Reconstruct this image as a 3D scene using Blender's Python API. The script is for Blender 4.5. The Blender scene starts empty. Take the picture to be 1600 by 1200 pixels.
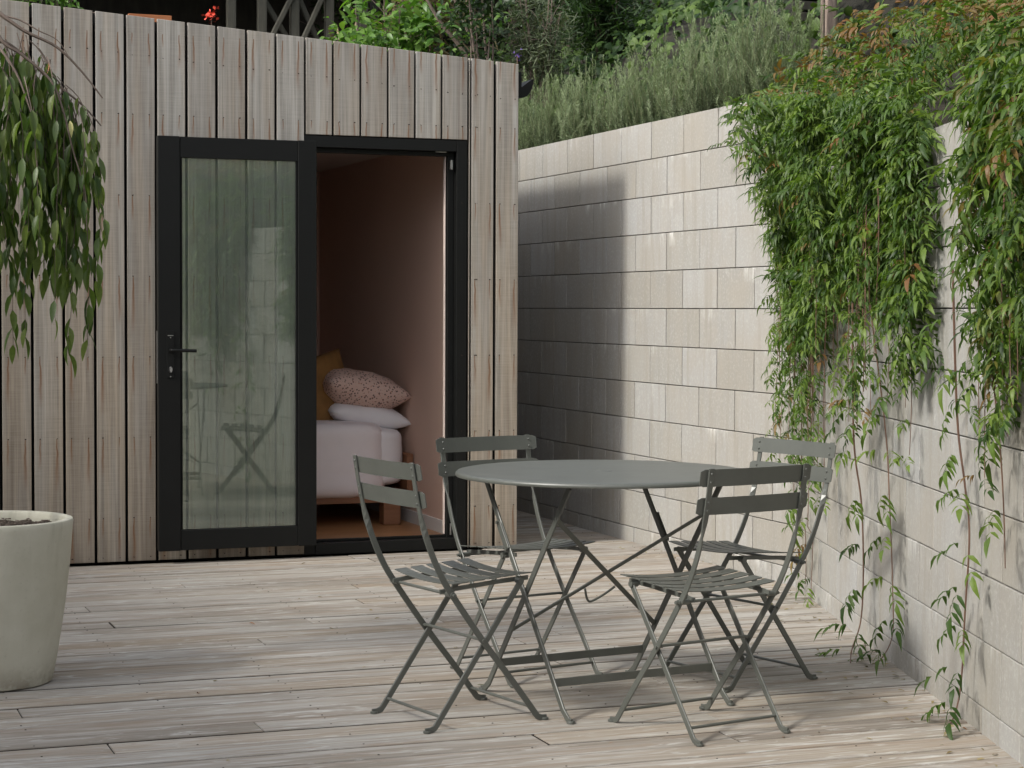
import bpy, bmesh, math, random
import numpy as np
from mathutils import Vector, Matrix
random.seed(7); rng = np.random.default_rng(7)
R = math.radians
S = bpy.context.scene
COL = S.collection

# ------------------------------------------------------------------ camera, sky, sun
cam_d = bpy.data.cameras.new('camera'); cam = bpy.data.objects.new('camera', cam_d); COL.objects.link(cam)
F_PX, PITCH, ROLL, YAW = 3062.26, 0.037730, 0.0038087, 0.356819
cam_d.sensor_width = 36; cam_d.lens = F_PX / 1600 * 36; cam_d.clip_end = 600; cam_d.clip_start = 0.1
fw = Vector((math.sin(YAW) * math.cos(PITCH), math.cos(YAW) * math.cos(PITCH), -math.sin(PITCH)))
rt = Vector((math.cos(YAW), -math.sin(YAW), 0)); up = rt.cross(fw)
r2 = rt * math.cos(ROLL) + up * math.sin(ROLL); u2 = up * math.cos(ROLL) - rt * math.sin(ROLL)
m = Matrix.Identity(4)
for i in range(3): m[i][0] = r2[i]; m[i][1] = u2[i]; m[i][2] = -fw[i]; m[i][3] = (-4.37762, -9.79177, 1.26951)[i]
cam.matrix_world = m; S.camera = cam

SUN_AZ, SUN_EL = R(14), R(38)            # light travels towards +X, turned a little to +Y
world = bpy.data.worlds.new('World'); S.world = world; world.use_nodes = True
wn = world.node_tree; bg = wn.nodes['Background']
sky = wn.nodes.new('ShaderNodeTexSky'); sky.sky_type = 'NISHITA'; sky.sun_disc = False
sky.sun_elevation = SUN_EL; sky.sun_rotation = R(270) - SUN_AZ; sky.air_density = 1.0; sky.dust_density = 3.0; sky.ozone_density = 1.0
hs = wn.nodes.new('ShaderNodeHueSaturation'); hs.inputs['Saturation'].default_value = .30; wn.links.new(sky.outputs[0], hs.inputs['Color']); wn.links.new(hs.outputs[0], bg.inputs[0]); bg.inputs[1].default_value = 0.15
sd = bpy.data.lights.new('sun', 'SUN'); sd.energy = 1.55; sd.angle = R(6.5); sd.color = (1.0, 0.965, 0.88)
sun = bpy.data.objects.new('sun', sd); COL.objects.link(sun)
ldir = Vector((math.cos(SUN_AZ) * math.cos(SUN_EL), math.sin(SUN_AZ) * math.cos(SUN_EL), -math.sin(SUN_EL)))
sun.rotation_euler = ldir.to_track_quat('-Z', 'Y').to_euler(); sun.location = (-12, -6, 12)
S.view_settings.view_transform = 'Standard'; S.view_settings.look = 'None'; S.view_settings.gamma = 1; S.view_settings.use_curve_mapping = False
S.view_settings.exposure = 0.93

# ------------------------------------------------------------------ node helpers
def newmat(name):
    mt = bpy.data.materials.new(name); mt.use_nodes = True
    nt = mt.node_tree; b = nt.nodes['Principled BSDF']
    return mt, nt, b
class N:
    def __init__(s, nt): s.nt = nt
    def n(s, t, **k):
        o = s.nt.nodes.new('ShaderNode' + t)
        for a, v in k.items(): setattr(o, a, v)
        return o
    def l(s, a, b): s.nt.links.new(a, b)
    def _in(s, sock, v):
        if hasattr(v, 'is_linked') or hasattr(v, 'links'): s.l(v, sock)
        else: sock.default_value = v
    def math(s, op, a, b=None, c=None, clamp=False):
        o = s.n('Math', operation=op); o.use_clamp = clamp; s._in(o.inputs[0], a)
        if b is not None: s._in(o.inputs[1], b)
        if c is not None: s._in(o.inputs[2], c)
        return o.outputs[0]
    def mix(s, f, a, b, mode='MIX'):
        o = s.n('Mix', data_type='RGBA', blend_type=mode); s._in(o.inputs[0], f); s._in(o.inputs[6], a); s._in(o.inputs[7], b)
        return o.outputs[2]
    def noise(s, vec, scale, detail=4, rough=.55, dist=0):
        o = s.n('TexNoise'); s.l(vec, o.inputs['Vector']); o.inputs['Scale'].default_value = scale
        o.inputs['Detail'].default_value = detail; o.inputs['Roughness'].default_value = rough; o.inputs['Distortion'].default_value = dist
        return o.outputs[0]
    def mapping(s, vec, scale=(1, 1, 1), loc=None):
        o = s.n('Mapping'); s.l(vec, o.inputs[0]); o.inputs['Scale'].default_value = scale
        if loc is not None: s._in(o.inputs['Location'], loc)
        return o.outputs[0]
    def ramp(s, f, stops):
        o = s.n('ValToRGB'); s.l(f, o.inputs[0]); e = o.color_ramp.elements
        while len(e) < len(stops): e.new(.5)
        for k, (p, c) in enumerate(stops): e[k].position = p; e[k].color = c if len(c) == 4 else (*c, 1)
        return o.outputs[0]
    def rng(s, v, a, b, c, d, clamp=True):
        o = s.n('MapRange'); o.clamp = clamp; s.l(v, o.inputs[0])
        for k, x in enumerate((a, b, c, d)): o.inputs[k + 1].default_value = x
        return o.outputs[0]
    def bump(s, h, strength, dist, b):
        o = s.n('Bump'); o.inputs['Strength'].default_value = strength; o.inputs['Distance'].default_value = dist
        s.l(h, o.inputs['Height']); s.l(o.outputs[0], b.inputs['Normal']); return o
def C4(c): return (*c, 1)
def simple(name, col, rough=.5, metal=0, var=.12, scale=12, bump=0, spec=.5):
    mt, nt, b = newmat(name); k = N(nt); tc = k.n('TexCoord').outputs['Object']
    n1 = k.noise(tc, scale, 5, .6)
    c = k.mix(k.rng(n1, .3, .7, 0, 1), C4([x * (1 - var) for x in col]), C4([min(1, x * (1 + var)) for x in col]))
    k.l(c, b.inputs['Base Color']); b.inputs['Roughness'].default_value = rough; b.inputs['Metallic'].default_value = metal
    b.inputs['Specular IOR Level'].default_value = spec
    if bump: k.bump(k.noise(tc, scale * 8, 4, .6), bump, .002, b)
    return mt
def seedvec(k, amt=40):
    oi = k.n('ObjectInfo'); cb = k.n('CombineXYZ')
    a = k.math('MULTIPLY', oi.outputs['Random'], amt); k.l(a, cb.inputs[0])
    b_ = k.math('MULTIPLY', oi.outputs['Random'], amt * 1.7); k.l(b_, cb.inputs[1]); k.l(k.math('MULTIPLY', a, 2.3), cb.inputs[2])
    return oi.outputs['Random'], cb.outputs[0]

# facade boards: grain along Z, rust runs below each pair of nails (rows every 0.4 m)
def mat_cladding():
    mt, nt, b = newmat('weathered_cladding'); k = N(nt); tc = k.n('TexCoord').outputs['Object']
    rnd, sv = seedvec(k)
    g1 = k.noise(k.mapping(tc, (55, 55, 1.3), sv), 1, 6, .62, .4)
    g2 = k.noise(k.mapping(tc, (160, 160, 2.2), sv), 1, 4, .6)
    g3 = k.noise(k.mapping(tc, (14, 14, .8), sv), 1, 3, .5, .8)
    saw = k.noise(k.mapping(tc, (8, 8, 420), sv), 1, 2, .5)
    geo = k.n('NewGeometry').outputs['Position']; sp = k.n('SeparateXYZ'); k.l(geo, sp.inputs[0])
    so = k.n('SeparateXYZ'); k.l(tc, so.inputs[0])
    grey = k.mix(k.rng(g1, .32, .68, 0, 1), C4((.20, .194, .178)), C4((.45, .438, .41)))
    tan = k.mix(k.rng(g1, .32, .68, 0, 1), C4((.19, .157, .120)), C4((.44, .375, .295)))
    hz = k.rng(sp.outputs[2], .1, 2.5, 1, .12)
    f = k.math('ADD', hz, k.rng(g3, .35, .65, -.35, .35)); f = k.math('ADD', f, k.rng(rnd, 0, 1, -.2, .2), clamp=True)
    c = k.mix(f, grey, tan)
    c = k.mix(k.rng(g2, .35, .7, 0, .35), c, C4((.16, .125, .10)))
    c = k.mix(k.rng(saw, .35, .65, 0, .16), c, C4((.55, .50, .44)))
    # rust runs: local x +-0.041, rows anchored at world z 1.83 + n*0.4
    wob = k.rng(k.noise(k.mapping(tc, (3, 3, 9), sv), 1, 2), .3, .7, -.004, .004)
    ax = k.math('ABSOLUTE', k.math('ADD', so.outputs[0], wob))
    dx = k.math('ABSOLUTE', k.math('SUBTRACT', ax, .041))
    zz = k.math('DIVIDE', k.math('SUBTRACT', sp.outputs[2], 1.83), .4)
    fr = k.math('FRACT', zz); dd = k.math('SUBTRACT', 1.0, fr)                # 0 just below the nail, 1 at the next
    oi2 = k.math('FRACT', k.math('ADD', k.math('MULTIPLY', k.math('FLOOR', zz), .37), k.math('MULTIPLY', rnd, 7.3)))
    sgn = k.math('MULTIPLY', k.math('SIGN', so.outputs[0]), .21)
    ln = k.rng(k.math('FRACT', k.math('ADD', oi2, sgn)), 0, 1, .10, .75)
    run = k.math('SUBTRACT', 1, k.math('DIVIDE', dd, ln), clamp=True)
    wd = k.math('ADD', .0022, k.math('MULTIPLY', dd, .016))
    gx = k.math('SUBTRACT', 1, k.math('DIVIDE', dx, wd), clamp=True)
    st = k.math('MULTIPLY', k.math('MULTIPLY', run, gx), 1.05, clamp=True)
    st2 = k.math('MULTIPLY', k.math('POWER', k.math('SUBTRACT', 1, k.math('DIVIDE', dx, k.math('ADD', .003, k.math('MULTIPLY', dd, .032))), clamp=True), 1.3), k.math('MULTIPLY', run, .95))
    bv = k.math('FRACT', k.math('MULTIPLY', rnd, 9.1)); c = k.mix(k.rng(bv, 0, 1, 0, .32), c, C4((.17, .14, .115)))
    c = k.mix(k.math('MULTIPLY', k.rng(sp.outputs[2], .0, .22, .5, 0), k.rng(g3, .4, .6, .3, 1)), c, C4((.10, .08, .062)))
    c = k.mix(st2, c, C4((.27, .135, .065)))
    c = k.mix(st, c, C4((.12, .052, .022)))
    k.l(c, b.inputs['Base Color']); b.inputs['Roughness'].default_value = .82; b.inputs['Specular IOR Level'].default_value = .25
    h = k.math('ADD', g2, k.math('MULTIPLY', saw, .6)); k.bump(h, .35, .0025, b)
    return mt
def mat_deck():
    mt, nt, b = newmat('weathered_decking'); k = N(nt); tc = k.n('TexCoord').outputs['Object']
    rnd, sv = seedvec(k)
    g1 = k.noise(k.mapping(tc, (1.6, 45, 45), sv), 1, 6, .65, .5)
    g2 = k.noise(k.mapping(tc, (4, 190, 190), sv), 1, 4, .65)
    g3 = k.noise(k.mapping(tc, (.9, 9, 9), sv), 1, 4, .55, 1.2)
    g4 = k.noise(k.mapping(tc, (5, 26, 26), sv), 1, 5, .6, 1.5)
    geo = k.n('NewGeometry').outputs['Position']
    big = k.noise(geo, .55, 3, .5)
    base = k.ramp(k.math('FRACT', k.math('MULTIPLY', rnd, 3.7)), [(0, (.25, .226, .192)), (.3, (.43, .412, .375)), (.55, (.32, .272, .212)), (.75, (.45, .40, .335)), (1, (.215, .195, .170))])
    c = k.mix(k.rng(g1, .36, .7, .0, .6), base, C4((.15, .118, .095)))
    c = k.mix(k.rng(g3, .48, .64, 0, .7), c, C4((.45, .43, .40)))
    c = k.mix(k.rng(g4, .55, .68, 0, .75), c, C4((.60, .595, .57)))
    c = k.mix(k.rng(g2, .48, .75, 0, .5), c, C4((.12, .09, .07)))
    c = k.mix(k.rng(k.noise(k.mapping(tc, (1.1, 12, 12), sv), 1.3, 4, .6, 2), .5, .68, 0, .55), c, C4((.25, .175, .12)))
    c = k.mix(k.rng(big, .35, .65, 0, .2), c, C4((.34, .28, .22)))
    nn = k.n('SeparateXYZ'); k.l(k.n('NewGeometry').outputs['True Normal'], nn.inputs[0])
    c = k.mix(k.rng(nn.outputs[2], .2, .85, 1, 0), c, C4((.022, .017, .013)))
    k.l(c, b.inputs['Base Color']); b.inputs['Roughness'].default_value = .75; b.inputs['Specular IOR Level'].default_value = .3
    k.bump(k.math('ADD', g2, g1), .4, .003, b)
    return mt
def mat_block():
    mt, nt, b = newmat('honed_concrete_block'); k = N(nt); tc = k.n('TexCoord').outputs['Object']
    rnd, sv = seedvec(k); geo = k.n('NewGeometry').outputs['Position']
    base = k.ramp(k.math('FRACT', k.math('MULTIPLY', rnd, 5.3)), [(0, (.318, .315, .302)), (.3, (.372, .371, .361)), (.55, (.290, .284, .266)), (.8, (.335, .331, .311)), (1, (.362, .366, .366))])
    sp = k.noise(k.mapping(tc, (1, 1, 1), sv), 260, 3, .7); sp2 = k.noise(k.mapping(tc, (1, 1, 1), sv), 70, 3, .6)
    cl = k.noise(k.mapping(tc, (4, 4, 2.5), sv), 1, 4, .6); vs = k.noise(k.mapping(geo, (16, 16, 1.1)), 1, 4, .6)
    c = k.mix(k.rng(sp, .35, .7, 0, .42), base, C4((.26, .235, .205)))
    c = k.mix(k.rng(sp2, .5, .75, 0, .3), c, C4((.62, .60, .56)))
    c = k.mix(k.rng(cl, .42, .72, 0, .6), c, C4((.33, .30, .255)))
    c = k.mix(k.rng(vs, .50, .70, 0, .55), c, C4((.26, .24, .205)))
    c = k.mix(k.rng(k.noise(geo, 1.7, 4, .6), .45, .7, 0, .35), c, C4((.30, .27, .22)))
    # lime bloom that starts at bed joints and runs down
    so = k.n('SeparateXYZ'); k.l(tc, so.inputs[0])
    bl = k.noise(k.mapping(geo, (15, 15, 2.6)), 1, 5, .7); patch = k.noise(k.mapping(geo, (1.3, 1.3, 3.0)), 1, 2)
    topd = k.rng(so.outputs[2], .02, .097, 0, 1)
    f = k.math('MULTIPLY', k.math('MULTIPLY', k.rng(bl, .50, .66, 0, 1), topd), k.rng(patch, .51, .66, 0, .95))
    c = k.mix(f, c, C4((.74, .73, .71)))
    k.l(c, b.inputs['Base Color']); b.inputs['Roughness'].default_value = .88; b.inputs['Specular IOR Level'].default_value = .25
    k.bump(k.math('ADD', sp, sp2), .35, .002, b)
    return mt
def mat_leaf(name, cols, young=None, trans=.35, rough=.42, spec=.45, tcol=(1.15, 1.35, .5)):
    """cols: list of colours picked by the per-leaf value 'rnd'; young: colour of fresh growth where attribute 'young' is 1."""
    mt, nt, b = newmat(name); k = N(nt)
    at = k.n('Attribute', attribute_name='rnd').outputs['Fac']; oi = k.n('ObjectInfo').outputs['Random']
    v = k.math('FRACT', k.math('ADD', at, oi))
    c = k.ramp(v, [(i / (len(cols) - 1), x) for i, x in enumerate(cols)])
    geo = k.n('NewGeometry').outputs['Position']; nz = k.noise(geo, 90, 2)
    c = k.mix(k.rng(nz, .3, .7, 0, .25), c, C4(cols[0]))
    if young is not None:
        ya = k.n('Attribute', attribute_name='young').outputs['Fac']
        c = k.mix(ya, c, C4(young))
    k.l(c, b.inputs['Base Color']); b.inputs['Roughness'].default_value = rough; b.inputs['Specular IOR Level'].default_value = spec
    tr = k.n('BsdfTranslucent'); k.l(k.mix(1.0, c, C4(tcol), 'MULTIPLY'), tr.inputs[0])
    mx = k.n('MixShader'); mx.inputs[0].default_value = trans; k.l(b.outputs[0], mx.inputs[1]); k.l(tr.outputs[0], mx.inputs[2])
    k.l(mx.outputs[0], nt.nodes['Material Output'].inputs[0])
    return mt
def mat_glass():
    mt, nt, b = newmat('window_glass'); k = N(nt); nt.nodes.remove(b)
    tr = k.n('BsdfTransparent'); tr.inputs[0].default_value = (.95, .98, .955, 1)
    gl = k.n('BsdfGlossy'); gl.inputs['Roughness'].default_value = .0; gl.inputs[0].default_value = (1, 1, 1, 1)
    tc = k.n('TexCoord').outputs['Object']; bm = k.n('Bump'); bm.inputs['Strength'].default_value = .03; bm.inputs['Distance'].default_value = .02
    k.l(k.noise(tc, 2.2, 1), bm.inputs['Height']); k.l(bm.outputs[0], gl.inputs['Normal'])
    fr = k.n('Fresnel'); fr.inputs[0].default_value = 1.5
    f = k.math('MULTIPLY', fr.outputs[0], 1.35, clamp=True)
    mx = k.n('MixShader'); k.l(f, mx.inputs[0]); k.l(tr.outputs[0], mx.inputs[1]); k.l(gl.outputs[0], mx.inputs[2])
    df = k.n('BsdfDiffuse'); df.inputs[0].default_value = (.62, .68, .62, 1); m2 = k.n('MixShader'); m2.inputs[0].default_value = .05; k.l(mx.outputs[0], m2.inputs[1]); k.l(df.outputs[0], m2.inputs[2])
    k.l(m2.outputs[0], nt.nodes['Material Output'].inputs[0]); return mt
def mat_pot():
    mt, nt, b = newmat('cast_concrete_pot'); k = N(nt); tc = k.n('TexCoord').outputs['Object']
    a = k.noise(tc, 4, 5, .6); d = k.noise(k.mapping(tc, (10, 10, 2)), 1, 4, .6); e = k.noise(tc, 70, 3)
    c = k.mix(k.rng(a, .35, .65, 0, 1), C4((.45, .43, .345)), C4((.54, .52, .435)))
    c = k.mix(k.rng(d, .5, .8, 0, .4), c, C4((.38, .36, .28)))
    c = k.mix(k.rng(e, .62, .75, 0, .35), c, C4((.3, .28, .22)))
    sz = k.n('SeparateXYZ'); k.l(tc, sz.inputs[0]); c = k.mix(k.math('MULTIPLY', k.rng(sz.outputs[2], .0, .10, .75, 0), k.rng(k.noise(tc, 14, 4, .7), .38, .62, 0, 1)), c, C4((.20, .165, .12)))
    c = k.mix(k.math('MULTIPLY', k.rng(sz.outputs[2], .35, .55, 0, .45), k.rng(k.noise(k.mapping(tc, (16, 16, 1.2)), 1, 4, .6), .52, .66, 0, 1)), c, C4((.27, .25, .19)))
    k.l(c, b.inputs['Base Color']); b.inputs['Roughness'].default_value = .7; k.bump(e, .15, .002, b); return mt
def mat_floral():
    mt, nt, b = newmat('floral_cotton'); k = N(nt); tc = k.n('TexCoord').outputs['Object']
    v = k.n('TexVoronoi'); k.l(tc, v.inputs['Vector']); v.inputs['Scale'].default_value = 62
    v2 = k.n('TexVoronoi'); k.l(tc, v2.inputs['Vector']); v2.inputs['Scale'].default_value = 95
    nz = k.noise(tc, 60, 2)
    c = k.mix(k.rng(v.outputs['Distance'], .28, .36, 1, 0), C4((.66, .47, .40)), C4((.16, .10, .09)))
    c = k.mix(k.math('MULTIPLY', k.rng(v2.outputs['Distance'], .22, .3, 1, 0), k.rng(nz, .45, .55, 0, 1)), c, C4((.5, .2, .13)))
    k.l(c, b.inputs['Base Color']); b.inputs['Roughness'].default_value = .9; return mt
def mat_wood(name, a, c_, scale=(2, 30, 30), rough=.5):
    mt, nt, b = newmat(name); k = N(nt); tc = k.n('TexCoord').outputs['Object']
    g = k.noise(k.mapping(tc, scale), 1, 5, .6, .6)
    k.l(k.mix(k.rng(g, .3, .7, 0, 1), C4(a), C4(c_)), b.inputs['Base Color']); b.inputs['Roughness'].default_value = rough
    k.bump(g, .2, .002, b); return mt
def mat_soil(name, a, c_, sc=6):
    mt, nt, b = newmat(name); k = N(nt); tc = k.n('NewGeometry').outputs['Position']
    g = k.noise(tc, sc, 6, .65); h = k.noise(tc, sc * 9, 4, .6)
    c = k.mix(k.rng(g, .35, .65, 0, 1), C4(a), C4(c_)); c = k.mix(k.rng(h, .5, .7, 0, .5), c, C4([x * .5 for x in a]))
    k.l(c, b.inputs['Base Color']); b.inputs['Roughness'].default_value = .95; k.bump(h, .6, .02, b); return mt

M = dict(
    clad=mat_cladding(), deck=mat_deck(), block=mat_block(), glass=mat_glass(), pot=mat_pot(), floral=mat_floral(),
    mortar=simple('mortar', (.125, .117, .105), .95, var=.2, scale=30, bump=.3),
    black=simple('black_aluminium', (.006, .0063, .006), .5, var=.1, scale=6, spec=.22),
    blackrub=simple('black_membrane', (.008, .008, .008), .9, spec=.1),
    metal=simple('sage_powder_coat', (.088, .093, .082), .40, var=.13, scale=9, bump=.08, spec=.7),
    steel=simple('bare_steel', (.42, .42, .42), .35, 1, var=.2, scale=40),
    rust=simple('nail_head', (.035, .022, .016), .7, .3, var=.3, scale=50),
    pink=simple('pink_wall_paint', (.69, .48, .385), .75, var=.02, scale=2),
    ceil=simple('ceiling_paint', (.55, .46, .41), .8, var=.02, scale=2),
    white=simple('white_paint', (.72, .70, .67), .5, var=.03, scale=4),
    sheet=simple('pale_cotton', (.84, .77, .77), .9, var=.03, scale=5, bump=.2),
    pillow=simple('white_cotton', (.86, .83, .84), .9, var=.03, scale=5, bump=.2),
    ochre=simple('ochre_velvet', (.25, .125, .035), .8, var=.25, scale=9, bump=.3),
    bedwood=mat_wood('bed_timber', (.20, .085, .04), (.30, .14, .07)),
    floorw=mat_wood('oak_floor', (.36, .17, .07), (.50, .26, .12), (1.5, 14, 14), .35),
    soil=mat_soil('soil', (.05, .035, .022), (.09, .065, .045), 14),
    ground=mat_soil('ground_soil', (.06, .05, .03), (.10, .085, .055), 3),
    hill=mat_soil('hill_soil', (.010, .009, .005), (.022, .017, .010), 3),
    bark=mat_wood('grey_bark', (.09, .065, .05), (.19, .145, .12), (30, 30, 5), .85),
    stem=mat_wood('vine_stem', (.10, .05, .035), (.17, .10, .065), (20, 20, 6), .7),
    darkwood=mat_wood('dark_stained_timber', (.022, .02, .016), (.05, .045, .036), (12, 12, 2), .8),
    postwood=mat_wood('grey_green_timber', (.045, .043, .034), (.095, .09, .07), (16, 16, 2), .85),
    orange=mat_wood('orange_brown_timber', (.28, .09, .03), (.4, .15, .055), (3, 30, 30), .6),
    clay=simple('deadleaf', (.28, .13, .05), .7, var=.3, scale=30),
    redpetal=simple('red_petal', (.62, .06, .03), .6, var=.2, scale=40),
    purple=simple('purple_petal', (.16, .09, .35), .6, var=.2, scale=40),
)
M['jas'] = mat_leaf('vine_leaf', [(.027, .058, .012), (.058, .11, .02), (.10, .165, .03), (.165, .235, .045), (.042, .082, .016)], (.20, .095, .04), .36, .45, .32)
M['rstem'] = simple('rosemary_stem', (.13, .13, .07), .8)
M['weep'] = mat_leaf('weeping_leaf', [(.035, .07, .015), (.07, .12, .025), (.12, .175, .042), (.19, .24, .07), (.055, .095, .02)], None, .42, .42)
M['rose'] = mat_leaf('rosemary_needle', [(.055, .085, .04), (.11, .155, .075), (.19, .245, .13), (.29, .35, .20), (.08, .115, .055)], (.38, .46, .26), .2, .6, .3, (1.1, 1.2, .8))
M['ivy'] = mat_leaf('ivy_leaf', [(.010, .024, .008), (.020, .045, .012), (.034, .07, .017), (.055, .10, .024), (.012, .028, .009)], (.11, .17, .04), .3, .5, .2)
M['broad'] = mat_leaf('bright_leaf', [(.05, .12, .02), (.09, .19, .03), (.13, .25, .04), (.17, .28, .06), (.06, .13, .03)], None, .4, .4)
M['darkleaf'] = mat_leaf('dark_leaf', [(.015, .035, .01), (.025, .055, .014), (.04, .08, .02), (.03, .06, .016), (.02, .04, .012)], None, .3, .4)
M['greyleaf'] = mat_leaf('greygreen_leaf', [(.07, .09, .05), (.1, .13, .075), (.14, .17, .1), (.11, .12, .07), (.06, .08, .05)], None, .25, .6, .3)
M['dry'] = mat_leaf('dry_grass', [(.2, .15, .08), (.28, .22, .12), (.35, .29, .17), (.14, .10, .06), (.1, .12, .05)], None, .25, .7, .2)

# ------------------------------------------------------------------ object helpers
def tag(o, label=None, cat=None, group=None, kind=None):
    if label: o['label'] = label
    if cat: o['category'] = cat
    if group: o['group'] = group
    if kind: o['kind'] = kind
    return o
def empty(name, loc=(0, 0, 0), rz=0, **k):
    o = bpy.data.objects.new(name, None); COL.objects.link(o); o.location = loc; o.rotation_euler.z = rz; o.empty_display_size = .1
    return tag(o, **k)
def obj(name, me, mat, parent=None, world=False, loc=None, rz=None, kind=None, label=None):
    o = bpy.data.objects.new(name, me); COL.objects.link(o)
    if mat is not None and not me.materials: me.materials.append(mat)
    if parent is not None:
        o.parent = parent
        if world: o.matrix_parent_inverse = (Matrix.Translation(parent.location) @ Matrix.Rotation(parent.rotation_euler.z, 4, 'Z')).inverted()
    if loc is not None: o.location = loc
    if rz is not None: o.rotation_euler.z = rz
    return tag(o, kind=kind, label=label)
_cb = {}
def cbox(sx, sy, sz, ch=.002, key=True):
    kk = (round(sx, 5), round(sy, 5), round(sz, 5), ch)
    if kk in _cb: return _cb[kk]
    bm = bmesh.new(); bmesh.ops.create_cube(bm, size=1)
    for v in bm.verts: v.co = Vector((v.co.x * sx, v.co.y * sy, v.co.z * sz))
    if ch: bmesh.ops.bevel(bm, geom=bm.edges[:], offset=ch, segments=1, affect='EDGES')
    me = bpy.data.meshes.new('box'); bm.to_mesh(me); bm.free(); _cb[kk] = me
    return me
class MB:
    def __init__(s): s.v = []; s.f = []
    def add(s, vs, fs):
        o = len(s.v); s.v += [tuple(x) for x in vs]; s.f += [tuple(i + o for i in f) for f in fs]; return s
    def box(s, c, d, rot=None):
        x, y, z = [q / 2 for q in d]
        vs = [Vector(p) for p in ((-x, -y, -z), (x, -y, -z), (x, y, -z), (-x, y, -z), (-x, -y, z), (x, -y, z), (x, y, z), (-x, y, z))]
        if rot is not None: vs = [rot @ p for p in vs]
        return s.add([p + Vector(c) for p in vs], [(0, 3, 2, 1), (4, 5, 6, 7), (0, 1, 5, 4), (1, 2, 6, 5), (2, 3, 7, 6), (3, 0, 4, 7)])
    def bar(s, pts, wide, w, t):
        """flat bar swept along pts; wide = direction(s) of its broad side"""
        pts = [Vector(p) for p in pts]; n = len(pts)
        if not isinstance(wide, list): wide = [wide] * n
        vs = []
        for i, p in enumerate(pts):
            d = (pts[min(i + 1, n - 1)] - pts[max(i - 1, 0)]).normalized(); a = Vector(wide[i]); a = (a - d * a.dot(d)).normalized(); b = d.cross(a)
            e = .22 * min(w, t)
            for (x, y) in ((-w / 2 + e, -t / 2), (w / 2 - e, -t / 2), (w / 2, -t / 2 + e), (w / 2, t / 2 - e), (w / 2 - e, t / 2), (-w / 2 + e, t / 2), (-w / 2, t / 2 - e), (-w / 2, -t / 2 + e)): vs.append(p + a * x + b * y)
        K = 8; fs = []
        for i in range(n - 1):
            for j in range(K): fs.append((i * K + j, i * K + (j + 1) % K, (i + 1) * K + (j + 1) % K, (i + 1) * K + j))
        fs.append(tuple(range(K - 1, -1, -1))); fs.append(tuple((n - 1) * K + j for j in range(K)))
        return s.add(vs, fs)
    def tube(s, pts, rad, k=6):
        pts = [Vector(p) for p in pts]; n = len(pts); vs = []
        if not hasattr(rad, '__len__'): rad = [rad] * n
        ref = Vector((.13, .31, .94)); a = None
        for i, p in enumerate(pts):
            d = (pts[min(i + 1, n - 1)] - pts[max(i - 1, 0)]).normalized()
            if a is None:
                if abs(d.dot(ref)) > .95: ref = Vector((1, .1, 0))
                a = ref
            a = (a - d * a.dot(d)).normalized(); b = d.cross(a)
            for j in range(k):
                t = 2 * math.pi * j / k; vs.append(p + (a * math.cos(t) + b * math.sin(t)) * rad[i])
        fs = []
        for i in range(n - 1):
            for j in range(k): fs.append((i * k + j, i * k + (j + 1) % k, (i + 1) * k + (j + 1) % k, (i + 1) * k + j))
        fs.append(tuple(range(k - 1, -1, -1))); fs.append(tuple((n - 1) * k + j for j in range(k)))
        return s.add(vs, fs)
    def lathe(s, prof, k=64, c=(0, 0, 0)):
        vs = []; n = len(prof)
        for r_, z in prof:
            for j in range(k):
                t = 2 * math.pi * j / k; vs.append((c[0] + r_ * math.cos(t), c[1] + r_ * math.sin(t), c[2] + z))
        fs = []
        for i in range(n - 1):
            for j in range(k): fs.append((i * k + j, i * k + (j + 1) % k, (i + 1) * k + (j + 1) % k, (i + 1) * k + j))
        if prof[0][0] > 1e-4: fs.append(tuple(range(k - 1, -1, -1)))
        if prof[-1][0] > 1e-4: fs.append(tuple((n - 1) * k + j for j in range(k)))
        return s.add(vs, fs)
    def mesh(s, smooth=False, name='mesh'):
        me = bpy.data.meshes.new(name); me.from_pydata(s.v, [], s.f); me.validate()
        if smooth:
            for p in me.polygons: p.use_smooth = True
            try: me.set_sharp_from_angle(angle=R(40))
            except Exception: pass
        me.update(); return me
def catmull(P, n=8):
    P = [Vector(p) for p in P]; out = []
    for i in range(len(P) - 1):
        a, b, c, d = P[max(i - 1, 0)], P[i], P[i + 1], P[min(i + 2, len(P) - 1)]
        for j in range(n):
            t = j / n; out.append(.5 * ((2 * b) + (c - a) * t + (2 * a - 5 * b + 4 * c - d) * t * t + (3 * b - a - 3 * c + d) * t ** 3))
    out.append(P[-1]); return out

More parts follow.
